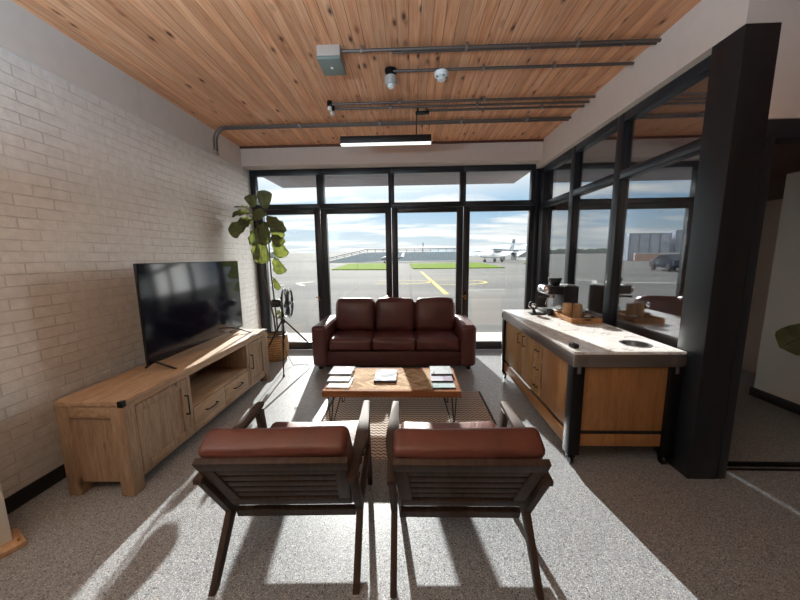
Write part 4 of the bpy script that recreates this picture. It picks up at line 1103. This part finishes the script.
# ------------------------------------------------------------------ plant in the next room (only a leaf or two reach into view)
t = thing('potted_plant', (3.42, 2.36, 0), 'broad leaved plant in front of the white wall beyond the doorway', 'potted plant')
MB().lathe([(0, 0), (.12, 0), (.155, .26), (.16, .30), (.145, .30), (.14, .26), (0, .25)], n=32).build('pot', M['black'], t)
MB().lathe([(0, .262), (.139, .262), (.139, .25), (0, .25)], n=24).build('soil', M['soil'], t)
MB().tube([(0, 0, .26), (.01, .01, .6), (-.01, 0, .85), (0, -.02, 1.05)], [.016, .013, .01, .006], 10).build('trunk', M['trunk'], t)
for sf, a, b_, n_, w_, c_ in (((3.42, 2.36, .92), (3.08, 2.34, .98), (2.74, 2.32, .80), (-.3, -.9, .5), .17, .05), ((3.42, 2.34, 1.03), (3.40, 2.28, 1.08), (3.40, 2.24, 1.36), (.1, -1, .1), .18, .05),
                              ((3.42, 2.36, .85), (3.30, 2.28, .86), (3.18, 2.20, .60), (-.3, -.6, .6), .18, .1)):
    add_leaf(t, a, b_, n_, w_, c_, sf)

# ------------------------------------------------------------------ outside
GZ = -.06
ap_ = struct(MB().box((-420, 4.96, GZ - .3), (420, 900, GZ)).build('ground', M['apron'], smooth=False))
def strip(m, pts, w):
    for p, q in zip(pts, pts[1:]):
        p, q = Vector(p), Vector(q); d = (q - p).normalized(); n = Vector((-d.y, d.x)) * w / 2
        vs = [(p + n).to_tuple(), (p - n).to_tuple(), (q - n).to_tuple(), (q + n).to_tuple()]
        m.prism(vs, 'z', GZ, GZ + .006)
m = MB()
strip(m, [(1.05, 31), (1.45, 12.6)], .22)
arc = [(-1.0 - 3.2 * math.cos(a) * .7, 18.7 + 1.3 * math.sin(a)) for a in [PI * (.35 + 1.3 * k / 14) for k in range(15)]]
strip(m, arc, .18)
arc = [(2.2 + 2.2 * math.cos(a), 18.4 + 1.7 * math.sin(a)) for a in [PI * (-.6 + 1.2 * k / 14) for k in range(15)]]
strip(m, arc, .18)
m.build('painted_line', M['yellow'], ap_, smooth=False)
m = MB()
strip(m, [(-6.2, 19.6), (-6.9, 18.6), (-5.9, 16.9)], .22); strip(m, [(-14, 15.2), (-7.2, 17.4)], .2)
m.build('painted_chevron', M['white_mark'], ap_, smooth=False)
# a kerb of pale paving along the terrace
MB().box((-12, 4.97, GZ), (14, 6.2, GZ + .01)).build('paving_strip', M['white_mark'], ap_, smooth=False)
def lawn(poly, label):
    o = MB().prism(poly, 'z', GZ, GZ + .10).build('lawn', M['grass'], smooth=False)
    tag(o, label, 'grass', None, 'stuff')
lawn([(-9.3, 36.5), (-2.7, 35.3), (-4.4, 66), (-13, 66)], 'long green grass strip left of the gap, beyond the apron')
lawn([(.28, 37), (11.1, 37.3), (13.4, 62), (-.2, 62)], 'green grass strip right of the gap, beyond the apron')
lawn([(18.5, 52), (40, 52), (44, 70), (24, 66)], 'far green grass patch near the dark sheds')
# raised screen with a railing
t = thing('blast_screen', (-3, 82, GZ), 'long blue grey screen with a railed top across the airfield', 'screen wall')
MB().prism([(-19, 0), (-19, .25), (-8.6, 2.55), (17, 2.55), (17, .25), (-4, .25), (-9, .1)], 'y', -.6, .6).build('screen', M['bank'], t, smooth=False)
r = MB()
pts = [(-19, 0, 1.1), (-8.6, 0, 3.35), (17, 0, 3.35)]
r.tube(pts, .09, 6); r.tube([(p[0], 0, p[2] - .38) for p in pts], .05, 6)
r.build('rail', M['rail'], t)
for k in range(18):
    x = -18.5 + k * 2.05
    z1 = 3.35 if x > -8.6 else 1.1 + (x + 19) / 10.4 * 2.25
    MB().box((x - .06, -.08, z1 - .95), (x + .06, .08, z1 + .05)).build('post', M['rail'], t, smooth=False)
# distant rise and hills
struct(MB().prism([(105, 0), (300, 5.4), (310, 0)], 'x', -260, -14).build('ground_rise', M['apron'], smooth=False))
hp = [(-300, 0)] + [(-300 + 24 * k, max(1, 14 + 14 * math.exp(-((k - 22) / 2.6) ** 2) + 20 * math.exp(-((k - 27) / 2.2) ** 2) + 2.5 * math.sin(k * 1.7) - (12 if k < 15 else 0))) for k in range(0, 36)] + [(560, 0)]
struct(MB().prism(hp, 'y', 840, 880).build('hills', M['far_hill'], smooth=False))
# white aircraft
t = thing('aeroplane', (19.0, 70, GZ), 'white aeroplane parked beyond the grass, seen through the right door', 'aeroplane', None, math.radians(25))
fz = 1.6
MB().tube([(-4.8, 0, fz - .1), (-4.2, 0, fz), (-2.8, 0, fz + .1), (0, 0, fz + .1), (2.4, 0, fz + .15), (4.4, 0, fz + .5)], [.12, .55, .85, .85, .6, .15], 16).build('fuselage', M['plane_white'], t)
MB().prism([(-.9, -8), (.7, -8), (1.3, 0), (.7, 8), (-.9, 8), (-1.3, 0)], 'z', fz + .75, fz + .95, .05).build('wing', M['plane_dark'], t)
MB().prism([(2.9, fz + .4), (4.5, fz + .5), (5.0, fz + 2.2), (4.2, fz + 2.2)], 'y', -.1, .1).build('tail_fin', M['plane_dark'], t)
MB().prism([(3.7, -1.9), (4.6, -1.9), (4.7, 1.9), (3.7, 1.9)], 'z', fz + .45, fz + .55).build('tailplane', M['plane_white'], t)
for x, y in ((-3.2, 0), (.5, -1.2), (.5, 1.2)):
    MB().tube([(x, y * .6, fz - .6), (x, y, .3)], .08, 8).lathe([(0, -.12), (.32, -.12), (.32, .12), (0, .12)], (0, 0, 0), 16, Matrix.Translation((x, y, .32)) @ Matrix.Rotation(PI / 2, 4, 'X')).build('wheel', M['tyre'], t)
# small dark plane by the screen
t = thing('aeroplane', (-4.4, 71, GZ), 'small dark aeroplane parked before the blue grey screen', 'aeroplane', None, math.radians(-20))
MB().tube([(-2.6, 0, 1.0), (-2.2, 0, 1.05), (-.6, 0, 1.1), (1, 0, 1.05), (3, 0, 1.3)], [.1, .35, .5, .4, .1], 12).build('fuselage', M['plane_dark'], t)
MB().prism([(-.8, -4), (.4, -4), (.5, 4), (-.8, 4)], 'z', 1.5, 1.6).build('wing', M['plane_dark'], t)
MB().prism([(2.2, 1.2), (3.1, 1.3), (3.3, 2.3), (2.8, 2.3)], 'y', -.06, .06).build('tail_fin', M['plane_white'], t)
for x, y in ((-1.6, 0), (.2, -.7), (.2, .7)):
    MB().tube([(x, y * .6, .8), (x, y, .2)], .05, 8).lathe([(0, -.08), (.2, -.08), (.2, .08), (0, .08)], (0, 0, 0), 14, Matrix.Translation((x, y, .2)) @ Matrix.Rotation(PI / 2, 4, 'X')).build('wheel', M['tyre'], t)
# sheds, lamp mast
t = thing('canopy_shelter', (26.0, 92, GZ), 'dark roofed open shelter right of the white aeroplane', 'shelter')
MB().prism([(-2.6, 2.2), (4.6, 2.2), (4.2, 2.9), (-2.4, 3.3)], 'y', -2, 2).build('roof', M['shed_dark'], t, smooth=False)
for x in (-2.2, .6, 3.8):
    MB().box((x - .25, -1.9, 0), (x + .25, 1.9, 2.2)).build('support', M['shed_dark'], t, smooth=False)
t = thing('shed', (35.0, 96, GZ), 'dark shed with a low pitched roof at far right', 'shed')
MB().box((-3.4, -3, 0), (3.4, 3, .9)).build('wall', M['white_wall'], t, smooth=False)
MB().prism([(-4, .9), (4, .9), (.6, 2.7), (-.8, 2.7)], 'y', -3.3, 3.3).build('roof', M['shed_dark'], t, smooth=False)
t = thing('light_mast', (35.5, 110, GZ), 'slim tall mast rising above the shelter roof', 'mast')
MB().tube([(0, 0, 0), (0, 0, 5.6)], [.16, .10], 8).build('pole', M['rail'], t)
MB().box((-.45, -.3, 5.5), (.45, .3, 6.8), .05).build('head', M['rail'], t)
t = thing('light_mast', (4.7, 118, GZ), 'thin mast standing behind the screen, seen through middle doors', 'mast')
MB().tube([(0, 0, 0), (0, 0, 5.2)], [.14, .09], 8).build('pole', M['rail'], t)
MB().box((-.2, -.2, 5.2), (.2, .2, 6.4), .05).build('head', M['rail'], t)
# stores, wall, hedge and car on the left side of the apron (seen mirrored in the partition glass)
def store(x, y, sx, sy, sz, label, rz):
    t = thing('storage_block', (x, y, GZ), label, 'store', 'grey screened stores across the apron', rz)
    MB().box((-sx / 2, -sy / 2, 0), (sx / 2, sy / 2, sz), .05).build('screen_wall', M['container'], t, smooth=False)
    nposts = int(sx / 1.9)
    for k in range(nposts + 1):
        xx = -sx / 2 + sx * k / nposts
        MB().box((xx - .07, -sy / 2 - .09, 0), (xx + .07, -sy / 2 - .0, sz + .1)).build('post', M['rail'], t, smooth=False)
    MB().box((-sx / 2, -sy / 2 - .08, sz - .12), (sx / 2, -sy / 2, sz + .02)).build('top_rail', M['rail'], t, smooth=False)
store(-47.0, 71, 8.6, 4, 5.7, 'grey screened store mirrored in the glass, the one nearer the middle post', 0)
store(-57.5, 72.5, 8.0, 4, 6.4, 'taller grey screened store mirrored in the glass, beside the black frame', 0)
t = thing('lattice_fence', (-52.1, 68.6, GZ), 'open post fence standing between the two grey stores', 'fence')
for x in (-.6, 0, .6):
    MB().box((x - .05, -.05, 0), (x + .05, .05, 4.8)).build('post', M['rail'], t, smooth=False)
MB().box((-.7, -.04, 3.2), (.7, .04, 3.3)).box((-.7, -.04, 4.3), (.7, .04, 4.4)).build('rail', M['rail'], t, smooth=False)
t = thing('low_wall', (-50, 66, GZ), 'low brownish wall in front of the grey stores', 'wall')
MB().box((-11, -.2, 0), (8, .2, 1.35)).build('body', M['rust_wall'], t, smooth=False)
MB().box((-11, -.3, 1.35), (8, .3, 1.55)).build('coping', M['rise'], t, smooth=False)
hg = MB()
hr = random.Random(3)
hpoly = [(-24, 0)] + [(-24 + 1.2 * k, 3.6 + .9 * hr.random()) for k in range(0, 41)] + [(24.5, 0)]
hg.prism(hpoly, 'y', -2, 2)
o = hg.build('hedge', M['hedge'], None, False, 35, (-92, 168, GZ)); tag(o, 'dark hedge line on the horizon left of the stores', 'hedge', None, 'stuff')
# car
t = thing('car', (-19.0, 28.2, GZ), 'dark parked car mirrored in the partition glass', 'car', None, math.radians(-75))
MB().prism([(-2.1, .35), (-2.15, .75), (-1.9, .92), (-1.1, 1.0), (-.45, 1.42), (.9, 1.45), (1.7, 1.05), (2.1, .95), (2.15, .45), (1.9, .28), (-1.9, .28)], 'y', -.86, .86, .09).build('body', M['car'], t)
MB().prism([(-1.0, 1.02), (-.45, 1.36), (.85, 1.39), (1.5, 1.06)], 'y', -.875, .875).build('side_windows', M['lens'], t)
MB().prism([(-1.13, .98), (-.52, 1.39), (-.50, 1.36), (-1.08, .96)], 'y', -.7, .7).build('windscreen', M['lens'], t)
for x in (-1.35, 1.35):
    for y in (-.80, .80):
        MB().lathe([(0, -.1), (.28, -.1), (.32, -.07), (.32, .07), (.28, .1), (0, .1)], (0, 0, 0), 22, Matrix.Translation((x, y, .32)) @ Matrix.Rotation(PI / 2, 4, 'X')).build('wheel', M['tyre'], t)
for y in (-.6, .6):
    MB().box((-2.17, y - .18, .62), (-2.08, y + .18, .78), .03).build('headlamp', M['chrome'], t)
# roof overhang outside
ov = struct(MB().box((-2.33, 4.96, 2.765), (1.855, 5.86, 2.98)).build('roof_overhang', M['soffit'], smooth=False))
bb = MB()
for k in range(9):
    bb.box((-2.325, 4.965 + k * .099, 2.757), (1.85, 5.055 + k * .099, 2.766))
bb.build('soffit_boards', M['soffit'], ov, smooth=False)

# ------------------------------------------------------------------ light
sd = Vector((-.163, 1, .46)).normalized()
sun = bpy.data.lights.new('sun', 'SUN'); sun.energy = 8.2; sun.angle = math.radians(.6); sun.color = (1, .97, .93)
so = bpy.data.objects.new('sun', sun); COL.objects.link(so); so.rotation_euler = sd.to_track_quat('Z', 'Y').to_euler()

W = bpy.data.worlds.new('sky'); S.world = W; W.use_nodes = True
nt = W.node_tree; bg = nt.nodes['Background']
tc = nt.nodes.new('ShaderNodeTexCoord'); sp = nt.nodes.new('ShaderNodeSeparateXYZ'); L(nt, tc.outputs['Generated'], sp.inputs[0])
sky = ramp(nt, [(0, srgb(226, 234, 240)), (.05, srgb(206, 226, 240)), (.13, srgb(160, 202, 236)), (.34, srgb(140, 186, 228)), (.7, srgb(98, 146, 206)), (1, srgb(70, 118, 190))])
L(nt, sp.outputs[2], sky.inputs[0])
den = nt.nodes.new('ShaderNodeMath'); den.operation = 'ADD'; den.inputs[1].default_value = .10; L(nt, sp.outputs[2], den.inputs[0])
dm = nt.nodes.new('ShaderNodeMath'); dm.operation = 'MAXIMUM'; dm.inputs[1].default_value = .02; L(nt, den.outputs[0], dm.inputs[0])
dx = nt.nodes.new('ShaderNodeMath'); dx.operation = 'DIVIDE'; L(nt, sp.outputs[0], dx.inputs[0]); L(nt, dm.outputs[0], dx.inputs[1])
dy = nt.nodes.new('ShaderNodeMath'); dy.operation = 'DIVIDE'; L(nt, sp.outputs[1], dy.inputs[0]); L(nt, dm.outputs[0], dy.inputs[1])
cb = nt.nodes.new('ShaderNodeCombineXYZ'); L(nt, dx.outputs[0], cb.inputs[0]); L(nt, dy.outputs[0], cb.inputs[1])
mp = nt.nodes.new('ShaderNodeMapping'); mp.inputs['Scale'].default_value = (.42, 1.0, 1); mp.inputs['Location'].default_value = (.6, .35, 0); mp.inputs['Rotation'].default_value = (0, 0, .18); L(nt, cb.outputs[0], mp.inputs[0])
cl = noise(nt, mp.outputs[0], 1.15, 9, .58, .35)
cr = ramp(nt, [(.45, (0, 0, 0, 1)), (.60, (1, 1, 1, 1))]); L(nt, cl, cr.inputs[0])
# clouds thicken towards the sun
vd = nt.nodes.new('ShaderNodeVectorMath'); vd.operation = 'DOT_PRODUCT'; L(nt, tc.outputs['Generated'], vd.inputs[0]); vd.inputs[1].default_value = sd
gp = nt.nodes.new('ShaderNodeMath'); gp.operation = 'POWER'; gp.inputs[1].default_value = 14
g0 = nt.nodes.new('ShaderNodeMath'); g0.operation = 'MAXIMUM'; g0.inputs[1].default_value = 0; L(nt, vd.outputs['Value'], g0.inputs[0]); L(nt, g0.outputs[0], gp.inputs[0])
mx = nt.nodes.new('ShaderNodeMix'); mx.data_type = 'RGBA'; hi = nt.nodes.new('ShaderNodeMapRange'); hi.interpolation_type = 'SMOOTHSTEP'; hi.inputs['From Min'].default_value = .13; hi.inputs['From Max'].default_value = .27; hi.inputs['To Max'].default_value = .85
L(nt, sp.outputs[2], hi.inputs[0])
cm = nt.nodes.new('ShaderNodeMath'); cm.operation = 'MAXIMUM'; L(nt, cr.outputs[0], cm.inputs[0]); L(nt, hi.outputs[0], cm.inputs[1])
L(nt, cm.outputs[0], mx.inputs[0]); L(nt, sky.outputs[0], mx.inputs[6]); mx.inputs[7].default_value = (1.12, 1.10, 1.07, 1)
m2 = nt.nodes.new('ShaderNodeMix'); m2.data_type = 'RGBA'; m2.blend_type = 'ADD'
gs = nt.nodes.new('ShaderNodeMath'); gs.operation = 'MULTIPLY'; gs.inputs[1].default_value = .45; L(nt, gp.outputs[0], gs.inputs[0]); L(nt, gs.outputs[0], m2.inputs[0])
L(nt, mx.outputs[2], m2.inputs[6]); m2.inputs[7].default_value = (1, .97, .9, 1)
ab = nt.nodes.new('ShaderNodeMapRange'); ab.interpolation_type = 'SMOOTHSTEP'; ab.inputs['From Min'].default_value = .44; ab.inputs['From Max'].default_value = .80; ab.inputs['To Min'].default_value = 0; ab.inputs['To Max'].default_value = 10  # bright sky banks far right and left, out of view, added to light walls
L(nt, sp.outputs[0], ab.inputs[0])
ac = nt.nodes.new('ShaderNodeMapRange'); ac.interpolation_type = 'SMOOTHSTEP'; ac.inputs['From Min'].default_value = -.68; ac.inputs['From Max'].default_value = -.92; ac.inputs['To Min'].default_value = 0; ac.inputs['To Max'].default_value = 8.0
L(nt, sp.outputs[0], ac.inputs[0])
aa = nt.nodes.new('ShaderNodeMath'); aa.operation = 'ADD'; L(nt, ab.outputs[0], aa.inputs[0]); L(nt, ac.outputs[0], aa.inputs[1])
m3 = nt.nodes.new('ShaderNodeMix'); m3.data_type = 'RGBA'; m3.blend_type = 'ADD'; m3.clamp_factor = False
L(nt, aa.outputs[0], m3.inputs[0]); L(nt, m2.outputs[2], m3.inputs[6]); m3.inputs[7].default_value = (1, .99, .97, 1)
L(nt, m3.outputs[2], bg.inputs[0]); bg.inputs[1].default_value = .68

# unseen fill lights on stands, added behind the viewer to brighten ceiling and walls
def fill_uplight(x, y, w, label):
    t = thing('fill_lamp', (x, y, 0), label, 'fill light', 'fill lights added behind the viewer')
    MB().lathe([(0, 0), (.15, 0), (.15, .015), (.03, .03), (0, .03)], n=32).build('base', M['black_metal'], t)
    MB().tube([(0, 0, .03), (0, 0, 1.72)], .014, 12).build('pole', M['black_metal'], t)
    MB().lathe([(0, 1.70), (.06, 1.70), (.17, 1.80), (.175, 1.80), (.175, 1.81), (.165, 1.81), (.06, 1.715), (0, 1.715)], n=36).build('lamp_shade', M['black_metal'], t)
    l = bpy.data.lights.new('fill_light', 'AREA'); l.shape = 'DISK'; l.energy = w; l.size = .28; l.color = (.54, .79, 1)
    o = bpy.data.objects.new('fill_light', l); COL.objects.link(o); o.location = (0, 0, 1.795); o.rotation_euler = (PI, 0, 0); o.parent = t
fill_uplight(-1.7, -.2, 100, 'black stand with fill light, added behind the viewer by the brick wall')
fill_uplight(-.5, -.9, 60, 'black stand with fill light, added behind the viewer in the middle')

# ------------------------------------------------------------------ camera
cam = bpy.data.cameras.new('camera'); co = bpy.data.objects.new('camera', cam); COL.objects.link(co)
cam.sensor_fit = 'HORIZONTAL'; cam.sensor_width = 36; cam.lens = 311 / 800 * 36; cam.clip_start = .05; cam.clip_end = 3000
P_, Yw, Ro = .1405, .0352, .0120
fwd = Vector((-math.sin(Yw) * math.cos(P_), math.cos(Yw) * math.cos(P_), -math.sin(P_)))
rt = Vector((math.cos(Yw), math.sin(Yw), 0)); dn = fwd.cross(rt)
r2 = rt * math.cos(Ro) + dn * math.sin(Ro); d2 = dn * math.cos(Ro) - rt * math.sin(Ro)
mw = Matrix((r2, -d2, -fwd)).transposed().to_4x4(); mw.translation = (0, 0, 1.5)
co.matrix_world = mw
S.camera = co

S.cycles.max_bounces = 10; S.cycles.diffuse_bounces = 6; S.cycles.transparent_max_bounces = 16
S.view_settings.view_transform = 'Standard'; S.view_settings.look = 'None'; S.view_settings.gamma = 1.0; S.view_settings.use_curve_mapping = False
S.view_settings.exposure = .6
